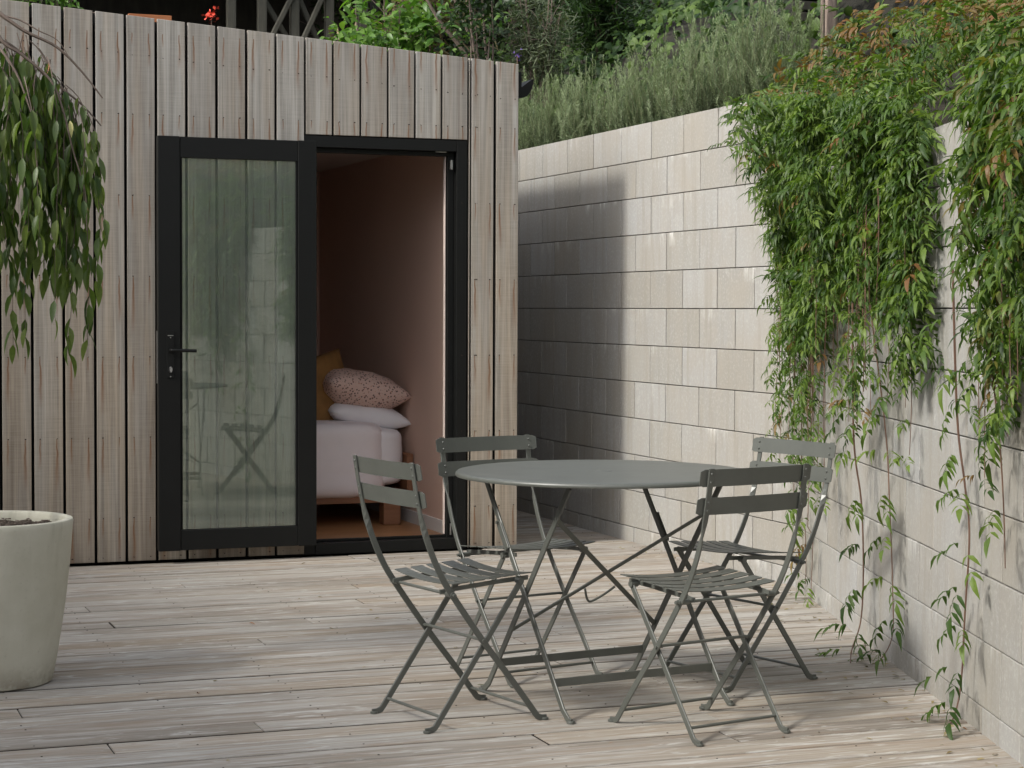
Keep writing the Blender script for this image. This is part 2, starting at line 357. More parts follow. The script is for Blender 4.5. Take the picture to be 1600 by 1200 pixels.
# fast mesh of many leaves: template verts (k,3), faces (m,n) all the same size
def leaves_mesh(tv, tf, pos, X, Z, scale, young=None, tmpl_rnd=None, smooth=True):
    tv = np.asarray(tv, float); tf = np.asarray(tf, int); n = len(pos); k = len(tv); mf, fs = tf.shape
    X = X / np.linalg.norm(X, axis=1, keepdims=True); Z = Z - (Z * X).sum(1, keepdims=True) * X
    Z = Z / (np.linalg.norm(Z, axis=1, keepdims=True) + 1e-9); Y = np.cross(Z, X)
    B = np.stack([X, Y, Z], 1)                                        # rows
    V = (tv[None] * np.asarray(scale).reshape(n, 1, 1)) @ B + pos[:, None]
    Fc = (tf[None] + (np.arange(n) * k)[:, None, None]).reshape(-1)
    me = bpy.data.meshes.new('leaves'); me.vertices.add(n * k); me.vertices.foreach_set('co', V.reshape(-1).astype(np.float32))
    me.loops.add(len(Fc)); me.loops.foreach_set('vertex_index', Fc.astype(np.int32))
    me.polygons.add(n * mf); me.polygons.foreach_set('loop_start', (np.arange(n * mf) * fs).astype(np.int32))
    try: me.polygons.foreach_set('loop_total', np.full(n * mf, fs, np.int32))
    except Exception: pass
    me.update(calc_edges=True)
    if smooth: me.polygons.foreach_set('use_smooth', np.ones(n * mf, bool))
    a = me.attributes.new('rnd', 'FLOAT', 'FACE')
    r_ = rng.random(n)[:, None] + (np.zeros(mf)[None] if tmpl_rnd is None else np.asarray(tmpl_rnd)[None])
    a.data.foreach_set('value', (r_ % 1).reshape(-1).astype(np.float32))
    if young is not None:
        a = me.attributes.new('young', 'FLOAT', 'FACE'); a.data.foreach_set('value', np.repeat(young, mf).astype(np.float32))
    return me
def blade(L=1, w=.3, seg=4, droop=.3, fold=.25, tip=1.6, x0=0):
    """one leaf along +x, normal +z: rows of left / mid / right"""
    vs = []; fs = []
    for i in range(seg + 1):
        t = i / seg; x = x0 + L * (t - .12 * droop * t * t); z = -droop * L * t * t
        hw = w * L * .5 * (math.sin(math.pi * min(1, t ** .8 * .98 + .02)) ** .85 if t < 1 else 0) * (1 - .25 * t) + 1e-4
        vs += [(x, hw, z + fold * hw), (x, 0, z), (x, -hw, z + fold * hw)]
    for i in range(seg):
        a = i * 3; b = a + 3
        fs += [(a, a + 1, b + 1, b), (a + 1, a + 2, b + 2, b + 1)]
    return vs, fs
def compound(pairs=3, L=.11, lw=.27, droop=.55, seed=0):
    """pinnate leaf: leaflets on both sides of an arched rachis and one at its end"""
    rr = random.Random(seed); V = []; Fs = []; RR = []
    def rach(t): return Vector((L * t * (1 - .15 * t), 0, -L * .45 * t * t))
    items = []
    for i in range(pairs):
        t = .35 + .5 * i / max(1, pairs - 1)
        for s in (-1, 1): items.append((rach(t), s * R(rr.uniform(48, 66)), rr.uniform(.36, .48) * L * (1 - .1 * abs(i - 1))))
    items.append((rach(.95), R(rr.uniform(-8, 8)), .58 * L))
    for p, ang, ll in items:
        vs, fs = blade(ll, lw, 3, rr.uniform(.3, droop + .15), .3)
        tilt = Matrix.Rotation(ang, 4, 'Z') @ Matrix.Rotation(R(rr.uniform(5, 30)), 4, 'Y')
        o = len(V); V += [tuple(tilt @ Vector(v) + p) for v in vs]; Fs += [tuple(i + o for i in f) for f in fs]
        q = rr.random() * .12; RR += [q] * len(fs)
    # rachis as two thin quads
    o = len(V)
    for t in (0, .5, 1): a = rach(t); V += [(a.x, .0009, a.z), (a.x, -.0009, a.z)]
    Fs += [(o, o + 1, o + 3, o + 2), (o + 2, o + 3, o + 5, o + 4)]; RR += [.3, .3]
    return V, Fs, RR
def ivy_leaf():
    pts = [(0, 0), (.05, -.28), (.25, -.52), (.45, -.36), (.62, -.42), (.7, -.18), (1.05, 0), (.7, .18), (.62, .42), (.45, .36), (.25, .52), (.05, .28)]
    V = [(.35, 0, .06)] + [(x, y, -.12 * (x * x + y * y)) for x, y in pts]; n = len(pts)
    return V, [(0, 1 + i, 1 + (i + 1) % n) for i in range(n)]
def unit(v): return v / (np.linalg.norm(v, axis=1, keepdims=True) + 1e-9)

# ------------------------------------------------------------------ setting: ground, terrain, deck
A2 = R(18.5); YC = -1.82
T2 = Vector((-math.sin(A2), -math.cos(A2), 0)); O2 = Vector((-math.cos(A2), math.sin(A2), 0))   # along / out of the angled wall
def W2(s, z, out=0): return Vector((0, YC, z)) + T2 * s + O2 * out
def wallx(y): return 0.0 if y > YC else -(YC - y) * math.tan(A2)

gb = MB(); gb.add([(-150, -150, -.16), (150, -150, -.16), (150, 150, -.16), (-150, 150, -.16)], [(0, 1, 2, 3)])
tag(obj('ground', gb.mesh(), M['ground']), 'bare earth under and around the timber deck', kind='structure')
def sstep(a, b, x): t = min(1, max(0, (x - a) / (b - a))); return t * t * (3 - 2 * t)
def hz(x, y):
    d = x - wallx(y)
    b0 = 2.2 - .38 * (1 - sstep(YC - .2, YC + .1, y))
    h = b0 + sstep(.75, 2.6, d) * 1.5 + max(0, d - 2.6) * .22
    if y < YC: h = b0 + sstep(.1, 2.2, d) * 1.5 + max(0, d - 2.2) * .22
    if y > 3.4 and x < 3:
        g = 2.6 + (y - 3.4) * .13; w = sstep(3, .4, x) if False else (1 - sstep(.2, 3, x)); h = g * w + h * (1 - w)
    return h + .05 * math.sin(3.1 * x + 1.7 * y) + .04 * math.sin(5.3 * y - 2.2 * x)
tm = MB(); idx = {}
xs = [.19 + i * .35 for i in range(52)]; ys = [-12 + j * .35 for j in range(110)]
for j, y in enumerate(ys):
    for i, x in enumerate(xs):
        X = x + wallx(y) if y < 3.4 else x; idx[i, j] = len(tm.v); tm.v.append((X, y, hz(X, y) - (.03 if i else .06)))
for j in range(len(ys) - 1):
    for i in range(len(xs) - 1): tm.f.append((idx[i, j], idx[i + 1, j], idx[i + 1, j + 1], idx[i, j + 1]))
tag(obj('hillside', tm.mesh(True), M['hill']), 'planted hillside rising behind the block wall', kind='structure')
t2 = MB(); idx = {}
xs = [-14 + i * .5 for i in range(30)]; ys = [3.4 + j * .5 for j in range(46)]
for j, y in enumerate(ys):
    for i, x in enumerate(xs):
        x = min(x, .3) if i == 29 else x; idx[i, j] = len(t2.v); t2.v.append((x, y, -.2 if j == 0 else hz(x, y)))
for j in range(len(ys) - 1):
    for i in range(len(xs) - 1): t2.f.append((idx[i, j], idx[i + 1, j], idx[i + 1, j + 1], idx[i, j + 1]))
tag(obj('garden_terrace', t2.mesh(True), M['hill']), 'raised dark garden ground behind the cabin', kind='structure')

deck = empty('deck', (0, 0, 0), kind='structure', label='weathered timber deck of narrow boards running along the cabin front')
nails = MB(); PIT = .1485; rows = int((3.2 + 7.2) / PIT)
for k_ in range(rows):
    yc = 3.15 - k_ * PIT; w = PIT - random.choice((.006, .008, .010, .014))
    x1 = wallx(yc - .08) - .006 + (.0)
    x0 = -.9 if yc > .02 else -6.6
    cuts = []; x = x0 + random.uniform(.6, 3.2)
    if yc < .02:
        while x < x1 - .5: cuts.append(x); x += random.uniform(1.5, 3.6)
    e = [x0] + cuts + [x1 + (.05 if yc < YC else .0)]
    for a, b in zip(e[:-1], e[1:]):
        L = b - a - .003
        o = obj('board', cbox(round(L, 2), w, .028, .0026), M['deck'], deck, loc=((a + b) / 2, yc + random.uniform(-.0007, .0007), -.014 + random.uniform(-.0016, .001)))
        o.rotation_euler = (random.uniform(-.004, .004), random.uniform(-.0004, .0004), random.uniform(-.0006, .0006))
    for jx in np.arange(-6.4, x1, .45):
        for dy in (-.045, .045):
            if random.random() < .5: nails.lathe([(.0033, 0), (.0028, .0012), (0, .0013)], 6, (jx + random.uniform(-.012, .012), yc + dy + random.uniform(-.008, .008), .0005))
obj('nail_heads', nails.mesh(), M['rust'], deck, kind='stuff')
jo = MB()
for jx in np.arange(-6.4, .1, .45): jo.box((jx, -2, -.075), (.045, 10.4, .09))
obj('joist', jo.mesh(), M['blackrub'], deck, kind='stuff')

# ------------------------------------------------------------------ retaining walls
ZL = 1.2798
def block_wall(name, label, origin, d, length, zt, offset, first):
    rz = math.atan2(d.y, d.x)
    root = empty(name, origin, rz, label=label, cat='wall')
    H = zt - .0
    core = MB(); core.box((length / 2, .098 if first else .098, zt / 2 - .15), (length - .01, .172, zt + .29)); 
    obj('core', core.mesh(), M['mortar'], root)
    me_f = cbox(.3915, .04, .196, .002); 
    r_ = 0; z = zt - .1
    while z > -.12:
        x = (offset if r_ % 2 == 0 else offset + .2) - .4
        while x < length:
            a = max(0.002, x + .00425); b = min(length - .002, x + .39575)
            if b - a > .03:
                full = abs(b - a - .3915) < .001
                me = me_f if full else cbox(round(b - a, 3), .04, .196, .002)
                o = obj('block', me, M['block'], root, loc=((a + b) / 2, .02 - .0045 + random.uniform(-.0009, .0009), z))
            x += .4
        z -= .2; r_ += 1
    return root
# wall one: local x runs from its far end to the corner (towards the camera), local +y into the hill (+X)
block_wall('retaining_wall', 'tall pale concrete block wall running back beside the cabin under the rosemary', (0, 3.4, 0), Vector((0, -1, 0)), 3.4 - YC, ZL + 1.0, .382, True)
block_wall('retaining_wall', 'lower angled concrete block wall coming forward on the right under the trailing vines', (0, YC, 0), T2, 8.4, ZL + .6, .13, False)

# ------------------------------------------------------------------ cabin
def topz(x): return 2.5215 - .0700 * x
cab = empty('timber_cabin', (-2.2, 0, 0), label='small cabin clad in upright silvered boards with an open black glass door', cat='cabin')
def P(name, me, mat, world=True, **k): return obj(name, me, mat, cab, world=True, **k)
DX0, DX1, DZ0, DZ1 = -1.872, -.992, .006, 2.158
BP = .1517; xr = -.705; nb = MB(); bi = 0
widths = []
x = xr
while x > -6.0:
    p_ = .1335 if x > -.98 else .1517 if x < -1.86 else .1467
    x0 = x - p_
    if x0 < -.98 and x > -.98: x0 = -.986
    w = (x - x0) - (.0115 if x > -1.9 else .015); xc = x - w / 2 if bi == 0 else (x + x0) / 2
    if bi == 0: xc = x - w / 2
    zt = topz(xc - 0) ; zb = .012
    over = (DX0 - .02 < xc < DX1)
    if over: zb = DZ1 + .004
    h0 = topz(x0 + .004); h1 = topz(x - .004)
    # board as a prism with sloping top; local origin at its centre line, z world
    hw = w / 2; t = .022; c = .0018
    vs = []
    for (yy, ins) in ((-t, c), (-t + c, 0), (0, 0)):
        vs += [(-hw + ins, yy, zb + ins), (hw - ins, yy, zb + ins), (hw - ins, yy, h1 - ins), (-hw + ins, yy, h0 - ins)]
    fs = [(0, 1, 2, 3)]
    for q in (0, 4):
        for a_ in range(4): fs.append((q + a_, q + 4 + a_, q + 4 + (a_ + 1) % 4, q + (a_ + 1) % 4))
    fs.append((11, 10, 9, 8))
    me = bpy.data.meshes.new('cladding'); me.from_pydata(vs, [], fs); me.update()
    o = P('cladding_board', me, M['clad'], loc=(xc, random.uniform(-.0008, .0008), 0))
    zn = [1.83 + .4 * i for i in range(-5, 2)]; zn = [.033] + zn[0:] + [topz(xc) - .19]
    for z in zn:
        if z > zb + .01 and z < topz(xc) - .03:
            for sx in (-.041, .041):
                nb.add([(xc + sx + random.uniform(-.003, .003) + .0034 * math.cos(a_ * math.pi / 3), -t - .0012, z + random.uniform(-.0005, .0005) + .0034 * math.sin(a_ * math.pi / 3)) for a_ in range(6)], [tuple(range(6))])
    x = x0; bi += 1
P('nail_heads', nb.mesh(), M['rust'], kind='stuff')
# black wrap behind the boards, round the door opening
bw = MB()
for (a, b, z0, z1) in ((-6.0, DX0, 0, 2.52), (DX1, xr - .004, 0, 2.52)):
    bw.box(((a + b) / 2, .020, (z0 + z1) / 2), (b - a, .02, z1 - z0))
bw.box(((DX0 + DX1) / 2, .012, (2.53 + DZ1) / 2), (DX1 - DX0, .02, 2.53 - DZ1))
P('building_wrap', bw.mesh(), M['blackrub'])
# shell: side wall, back wall, left wall, roof
sw = MB(); sw.box((xr - .05, 1.55, 1.26), (.08, 3.06, 2.48)); P('side_wall', sw.mesh(), simple('side_cladding', (.36, .33, .30), .8))
sw = MB(); sw.box((-3.35, 3.04, 1.26), (5.1, .08, 2.48)); P('back_wall', sw.mesh(), M['darkwood'])
sw = MB(); sw.box((-5.95, 1.5, 1.26), (.08, 3.0, 2.48)); P('side_wall', sw.mesh(), M['darkwood'])
rf = MB(); rf.add([(-6.0, .03, topz(-6) - .06), (xr + .01, .03, topz(xr) - .06), (xr + .01, 3.1, topz(xr) - .06), (-6, 3.1, topz(-6) - .06),
                   (-6.0, .03, topz(-6) - .01), (xr + .01, .03, topz(xr) - .01), (xr + .01, 3.1, topz(xr) - .01), (-6, 3.1, topz(-6) - .01)],
                  [(0, 3, 2, 1), (4, 5, 6, 7), (0, 1, 5, 4), (1, 2, 6, 5), (2, 3, 7, 6), (3, 0, 4, 7)])
P('roof', rf.mesh(), M['black'])
# gutter on the low side: fascia plus a half round profile
gt = MB(); prof = [(-.698, 2.535), (-.672, 2.535), (-.672, 2.455), (-.652, 2.47), (-.612, 2.50), (-.603, 2.502), (-.604, 2.48), (-.618, 2.438), (-.640, 2.408), (-.665, 2.40), (-.698, 2.40)]
k_ = len(prof); gt.add([(x_, .02, z_) for x_, z_ in prof] + [(x_, 3.1, z_) for x_, z_ in prof], [tuple(range(k_))] + [tuple(range(2 * k_ - 1, k_ - 1, -1))] + [(i, i + k_, (i + 1) % k_ + k_, (i + 1) % k_) for i in range(k_)])
P('gutter', gt.mesh(), M['black'])
# interior
iw = MB(); iw.box((-.985, 1.55, 1.12), (.03, 2.94, 2.14)); P('interior_wall', iw.mesh(), M['pink'])
iw = MB(); iw.box((-3.4, 2.98, 1.12), (4.9, .03, 2.14)); P('interior_wall', iw.mesh(), M['pink'])
iw = MB(); iw.box((-5.85, 1.55, 1.12), (.03, 2.9, 2.14)); P('interior_wall', iw.mesh(), M['pink'])
iw = MB(); iw.box((-3.85, .06, 1.12), (3.96, .03, 2.14)); P('interior_wall', iw.mesh(), M['pink'])
iw = MB(); iw.box((-3.42, 1.55, 2.20), (4.9, 2.98, .03)); P('ceiling', iw.mesh(), M['ceil'])
fl_ = MB(); fl_.box((-3.42, 1.55, .035), (4.9, 2.98, .03)); P('interior_floor', fl_.mesh(), M['floorw'])
sk = MB(); sk.box((-1.006, 1.58, .085), (.012, 2.8, .07)); P('skirting_board', sk.mesh(), M['white'])
sk = MB(); sk.box((-3.4, 2.959, .085), (4.7, .012, .07)); P('skirting_board', sk.mesh(), M['white'])
# door frame and its white reveal
fr = empty('door_frame'); fr.parent = cab; fr.matrix_parent_inverse = Matrix.Translation((2.2, 0, 0))
def FR(name, c, d, mat=M['black'], ch=.0015): return obj(name, cbox(*d, ch), mat, fr, loc=c)
FR('jamb', (DX1 - .028, .03, 1.082), (.056, .10, 2.150)); FR('jamb', (DX0 + .03, .03, 1.082), (.06, .10, 2.150))
FR('jamb_stop', (DX1 - .074, .052, 1.09), (.034, .05, 2.05)); 
FR('head', ((DX0 + DX1) / 2, .028, 2.128), (DX1 - DX0 - .114, .096, .058)); FR('head_stop', ((DX0 + DX1) / 2, .05, 2.087), (DX1 - DX0 - .114, .05, .022))
FR('sill', ((DX0 + DX1) / 2, .024, .036), (DX1 - DX0 - .118, .104, .058)); FR('threshold', ((DX0 + DX1) / 2, .05, .0715), (DX1 - DX0 - .15, .03, .011))
FR('reveal', (-1.0885, .062, 1.08), (.006, .025, 2.0), M['ceil']); FR('hinge', (-1.072, -.0, 2.03), (.012, .02, .05), M['steel']); FR('catch', (-1.13, .0, 2.096), (.06, .012, .006), M['steel'])
FR('catch', (-1.072, .0, .11), (.006, .012, .06), M['steel'])
# open leaf, folded flat against the cladding
dr = empty('door'); dr.parent = cab; dr.matrix_parent_inverse = Matrix.Translation((2.2, 0, 0)) @ Matrix.Translation((-1.829, -.087, 0)) @ Matrix.Rotation(R(.6), 4, 'Z') @ Matrix.Translation((1.829, .087, 0))
def DR(name, c, d, mat=M['black'], ch=.002): return obj(name, cbox(*d, ch), mat, dr, loc=c)
LX0, LX1, LZ0, LZ1, LY = -2.636, -1.829, .066, 2.121, -.087
DR('stile', (LX0 + .0555, LY, (LZ0 + LZ1) / 2), (.109, .046, LZ1 - LZ0)); DR('stile', (LX1 - .048, LY, (LZ0 + LZ1) / 2), (.096, .046, LZ1 - LZ0))
DR('rail', ((LX0 + LX1) / 2 + .007, LY + .001, LZ1 - .053), (LX1 - LX0 - .208, .044, .103)); DR('rail', ((LX0 + LX1) / 2 + .007, LY + .001, LZ0 + .052), (LX1 - LX0 - .208, .044, .101))
DR('glazing_bead', (-2.5195, LY - .012, 1.094), (.010, .012, 1.845), M['blackrub'], .001)
DR('glazing_bead', (-1.9305, LY - .012, 1.094), (.010, .012, 1.845), M['blackrub'], .001)
for yy in (-.094, -.080): DR('pane', (-2.226, yy, 1.094), (.590, .004, 1.845), M['glass'], 0)
DR('edge_plate', (LX0 - .0015, LY, 1.03), (.002, .018, .26), M['steel'], 0)
h = MB(); h.tube([(-2.576, -.111, 1.064), (-2.576, -.152, 1.064)], .009, 12); h.tube(catmull([(-2.580, -.150, 1.064), (-2.56, -.154, 1.064), (-2.455, -.154, 1.062)], 5), .0085, 10)
ho = obj('handle', h.mesh(True), M['black'], dr)
DR('escutcheon', (-2.576, -.1125, 1.045), (.036, .004, .235), M['black'], .001)
DR('screw', (-2.576, -.1155, 1.137), (.028, .002, .004), M['steel'], 0)
h = MB(); h.lathe([(.011, 0), (.011, .008), (.009, .012), (0, .012)], 16); me = h.mesh(True); me.transform(Matrix.Rotation(R(90), 4, 'X'))
o = obj('keyhole', me, M['steel'], dr, loc=(-2.576, -.1145, .968)); o.scale = (.75, 1, 1.5)
obj('screw', cbox(.005, .003, .005, 0), M['steel'], dr, loc=(-2.576, -.1155, 1.127)); obj('screw', cbox(.005, .003, .005, 0), M['steel'], dr, loc=(-2.576, -.1155, .934))
# ------------------------------------------------------------------ bed in the room
bed = empty('bed', (-1.9, .8, .05), label='low timber bed with a pale duvet inside the cabin doorway', cat='bed')
def soft(bm_size, seg=(24, 14, 5), puff=.0, wr=.006, seed=1, rnd_=.05):
    bm = bmesh.new(); sx, sy, sz = bm_size
    V = []; F = []
    import mathutils.noise as mn
    bmesh.ops.create_cube(bm, size=1); bmesh.ops.subdivide_edges(bm, edges=bm.edges[:], cuts=18, use_grid_fill=True)
    for v in bm.verts:
        x_, y_, z_ = v.co * 2
        d = Vector((x_, y_, z_)); q = (abs(x_) ** 11 + abs(y_) ** 11 + abs(z_) ** 11) ** (1 / 11); d = d / q * (max(abs(x_), abs(y_), abs(z_)))
        p_ = Vector((d.x * sx / 2, d.y * sy / 2, d.z * sz / 2)); nz = mn.noise(p_ * 7 + Vector((seed, 0, 0))) + .5 * mn.noise(p_ * 19)
        v.co = p_ + Vector(d).normalized() * nz * wr
    me = bpy.data.meshes.new('soft'); bm.to_mesh(me); bm.free()
    for p in me.polygons: p.use_smooth = True
    return me
obj('mattress', soft((1.96, 1.42, .34), wr=.006), M['pillow'], bed, world=True, loc=(-2.02, 1.52, .43))
obj('duvet', soft((1.86, 1.50, .44), wr=.012, seed=3), M['sheet'], bed, world=True, loc=(-2.09, 1.51, .42))
b_ = MB(); b_.box((-2.05, .83, .215), (1.96, .03, .07)); b_.box((-2.05, 2.2, .215), (1.96, .03, .07)); b_.box((-1.10, 1.52, .215), (.03, 1.34, .07)); obj('bed_frame', b_.mesh(), M['bedwood'], bed, world=True)
for (x_, y_) in ((-1.145, .86), (-2.95, .86), (-1.145, 2.17), (-2.95, 2.17)): obj('leg', cbox(.10, .09, .19, .003), M['bedwood'], bed, world=True, loc=(x_, y_, .146))
obj('headboard', cbox(.035, 1.40, .24, .004), M['bedwood'], bed, world=True, loc=(-1.028, 1.55, .33))
def cushion(name, size, mat, loc, rot, seed, label, cat='pillow'):
    sx, sy, sz = size; n = 22; vs = []; fs = []
    import mathutils.noise as mn
    for side in (1, -1):
        for i in range(n + 1):
            for j in range(n + 1):
                u = -1 + 2 * i / n; v = -1 + 2 * j / n
                hgt = ((1 - abs(u) ** 2.6) * (1 - abs(v) ** 2.6)) ** .55
                pin = 1 - .09 * (1 - abs(u)) * abs(v) ** 3; pin2 = 1 - .09 * (1 - abs(v)) * abs(u) ** 3
                q = Vector((u * sx / 2 * pin2, v * sy / 2 * pin, side * sz / 2 * hgt)); q += Vector((0, 0, side)) * (mn.noise(q * 9 + Vector((seed, seed, 0))) + .5 * mn.noise(q * 24)) * .014 * hgt
                vs.append(q)
    K = (n + 1) ** 2
    for s_ in (0, 1):
        for i in range(n):
            for j in range(n):
                a = s_ * K + i * (n + 1) + j; f = (a, a + n + 1, a + n + 2, a + 1); fs.append(f if s_ == 0 else f[::-1])
    mb = MB(); mb.add(vs, fs); me = mb.mesh()
    bm = bmesh.new(); bm.from_mesh(me); bmesh.ops.remove_doubles(bm, verts=bm.verts, dist=.0005); bm.to_mesh(me); bm.free()
    for p in me.polygons: p.use_smooth = True
    o = obj(name, me, mat); o.location = loc; o.rotation_euler = rot; return tag(o, label, cat)
cushion('pillow', (.50, .68, .17), M['pillow'], (-1.25, 1.24, .675), (R(4), R(9), R(4)), 2, 'plain white pillow lying on the bed under the patterned one')
cushion('patterned_pillow', (.52, .64, .24), M['floral'], (-1.28, 1.20, .795), (R(-4), R(10), R(6)), 5, 'pink pillow with small dark floral print resting on the white pillow')
cushion('cushion', (.46, .46, .15), M['ochre'], (-1.49, 1.08, .79), (R(78), R(-8), R(30)), 9, 'ochre brown velvet cushion standing at the left behind the door edge', 'cushion')

# ------------------------------------------------------------------ folding chairs
def make_chair():
    root = empty('folding_chair')
    X_ = Vector((1, 0, 0)); Fd = lambda a: Vector((0, math.cos(a), math.sin(a)))
    for s in (-1, 1):
        m_ = MB(); xo = s * .181
        top = catmull([(xo, -.268, .815), (xo, -.252, .72), (xo, -.232, .635), (xo, -.203, .55), (xo, -.168, .475), (xo, -.128, .412), (xo, -.02, .265), (xo, .09, .128), (xo, .172, .022)], 4)
        top += [Vector((xo, .180, .012)), Vector((xo, .194, .0065)), Vector((xo, .212, .0055))]
        wd = []
        for p in top:
            t = sstep(.655, .565, p.z) if False else 1 - sstep(.575, .67, p.z)
            wd.append(X_ * math.cos(t * math.pi / 2) + Vector((0, .8, .45)) * math.sin(t * math.pi / 2))
        m_.bar(top, wd, .0195, .006); o = obj('back_leg', m_.mesh(), M['metal'], root)
        f_ = MB(); f_.lathe([(.0115, 0), (.0125, .003), (.0115, .007), (0, .008)], 12, (xo, .206, 0)); obj('foot_pad', f_.mesh(True), M['metal'], o)
        m_ = MB(); xi = s * .168
        pts = [(xi, .128, .440), (xi, .118, .425), (xi, -.172, .022), (xi, -.18, .012), (xi, -.194, .0065), (xi, -.212, .0055)]
        m_.bar(pts, Vector((0, .8, -.5)), .0195, .006); o = obj('seat_leg', m_.mesh(), M['metal'], root)
        f_ = MB(); f_.lathe([(.0115, 0), (.0125, .003), (.0115, .007), (0, .008)], 12, (xi, -.206, 0)); obj('foot_pad', f_.mesh(True), M['metal'], o)
        # pivot bolts
        b2 = MB(); b2.tube([(s * .19, -.128, .412), (s * .150, -.128, .412)], .0085, 10); b2.tube([(s * .200, -.128, .412), (s * .188, -.128, .412)], .0055, 6)
        b2.tube([(s * .176, .122, .436), (s * .150, .122, .436)], .010, 10)
        b2.tube([(s * .19, -.0195, .2645), (s * .162, -.0195, .2645)], .005, 8)
        obj('pivot', b2.mesh(True), M['metal'], root, kind='stuff')
        # side rail under the slats
        m_ = MB(); xr_ = s * .145
        m_.bar([(xr_, -.150, .418), (xr_, -.10, .424), (xr_, .06, .436), (xr_, .165, .441)], Vector((0, 0, 1)), .014, .005); obj('seat_rail', m_.mesh(), M['metal'], root)
    for (y_, z_, hw) in ((-.0185, .266, .164), (-.158, .0435, .166), (.158, .0435, .178), (-.128, .412, .150)):
        m_ = MB(); m_.tube([(-hw, y_, z_), (hw, y_, z_)], .0048, 8); obj('stretcher', m_.mesh(True), M['metal'], root)
    for i in range(5):
        y_ = -.098 + i * .0575; zc = .4315 + .0037 * i; m_ = MB()
        pts = [(.192 * math.sin(t * math.pi / 2) if False else .192 * t, y_, zc + .0035 + .0125 * (abs(t) ** 2.2)) for t in np.linspace(-1, 1, 15)]
        m_.bar(pts, Vector((0, 1, .06)), .043 - (0 if i < 4 else .002), .0032); o = obj('seat_slat', m_.mesh(), M['metal'], root)
        rv = MB()
        for s in (-1, 1): rv.lathe([(.004, 0), (.003, .0012), (0, .0016)], 8, (s * .145, y_, zc + .0035 + .0125 * .55 + .0012))
        obj('rivet', rv.mesh(True), M['metal'], o)
    for (z_, y_, tl) in ((.787, -.2635, 0), (.704, -.2485, 0)):
        m_ = MB(); n = 17; vs = []; hh = .0255; rr = .006
        # curved plate with rounded corners: cross outline per column
        cols = np.linspace(-1, 1, 33)
        for t in cols:
            x_ = .212 * t; e = max(0, abs(x_) - (.212 - rr)); cut = rr - math.sqrt(max(0, rr * rr - e * e))
            yb = y_ + .0055 - .016 * (1 - t * t) + .004
            for (zz, dy) in ((hh - cut, 0), (-(hh - cut), 0)):
                yy = yb - .18 * zz
                vs += [(x_, yy, z_ + zz), (x_, yy + .0026, z_ + zz)]
        fs = []
        for i in range(len(cols) - 1):
            a = i * 4; b = a + 4
            fs += [(a, a + 2, b + 2, b), (a + 1, b + 1, b + 3, a + 3), (a, b, b + 1, a + 1), (a + 2, a + 3, b + 3, b + 2)]
        fs += [(0, 1, 3, 2), (len(vs) - 4, len(vs) - 2, len(vs) - 1, len(vs) - 3)]
        m_.add(vs, fs); o = obj('back_slat', m_.mesh(), M['metal'], root)
        rv = MB()
        for s in (-1, 1):
            for dz in ((.012, -.012) if z_ > .7 else (0,)):
                for dirn in (1, -1):
                    c = Vector((s * .181, y_ + .0095 - .18 * dz - .0035 + (.0035 if dirn > 0 else -.0095), z_ + dz))
                    rv.tube([c, c + Vector((0, .0025 * dirn, 0))], [.0046, .003], 8)
        obj('rivet', rv.mesh(True), M['metal'], o)
    return root
def copy_tree(o, parent=None):
    c = o.copy(); COL.objects.link(c)
    if parent is not None: c.parent = parent
    for ch in list(o.children): copy_tree(ch, c)
    return c
proto = make_chair()
for i, (cx, cy, ang, lab) in enumerate([
        (-2.409, -4.036, 11.8, 'sage green folding chair left of the table, in side view before the open doorway'),
        (-1.950, -3.418, -77.5, 'sage green folding chair behind the table, back partly hidden by the left tabletop edge'),
        (-1.287, -3.742, 194, 'sage green folding chair at the right of the table nearest the vine covered wall'),
        (-1.764, -4.431, 103.3, 'sage green folding chair in front of the table with its shaded back to the camera')]):
    o = proto if i == 0 else copy_tree(proto)
    o.location = (cx, cy, .0012); o.rotation_euler.z = R(ang - 90)
    tag(o, lab, 'chair', 'matching folding chairs around the round table')

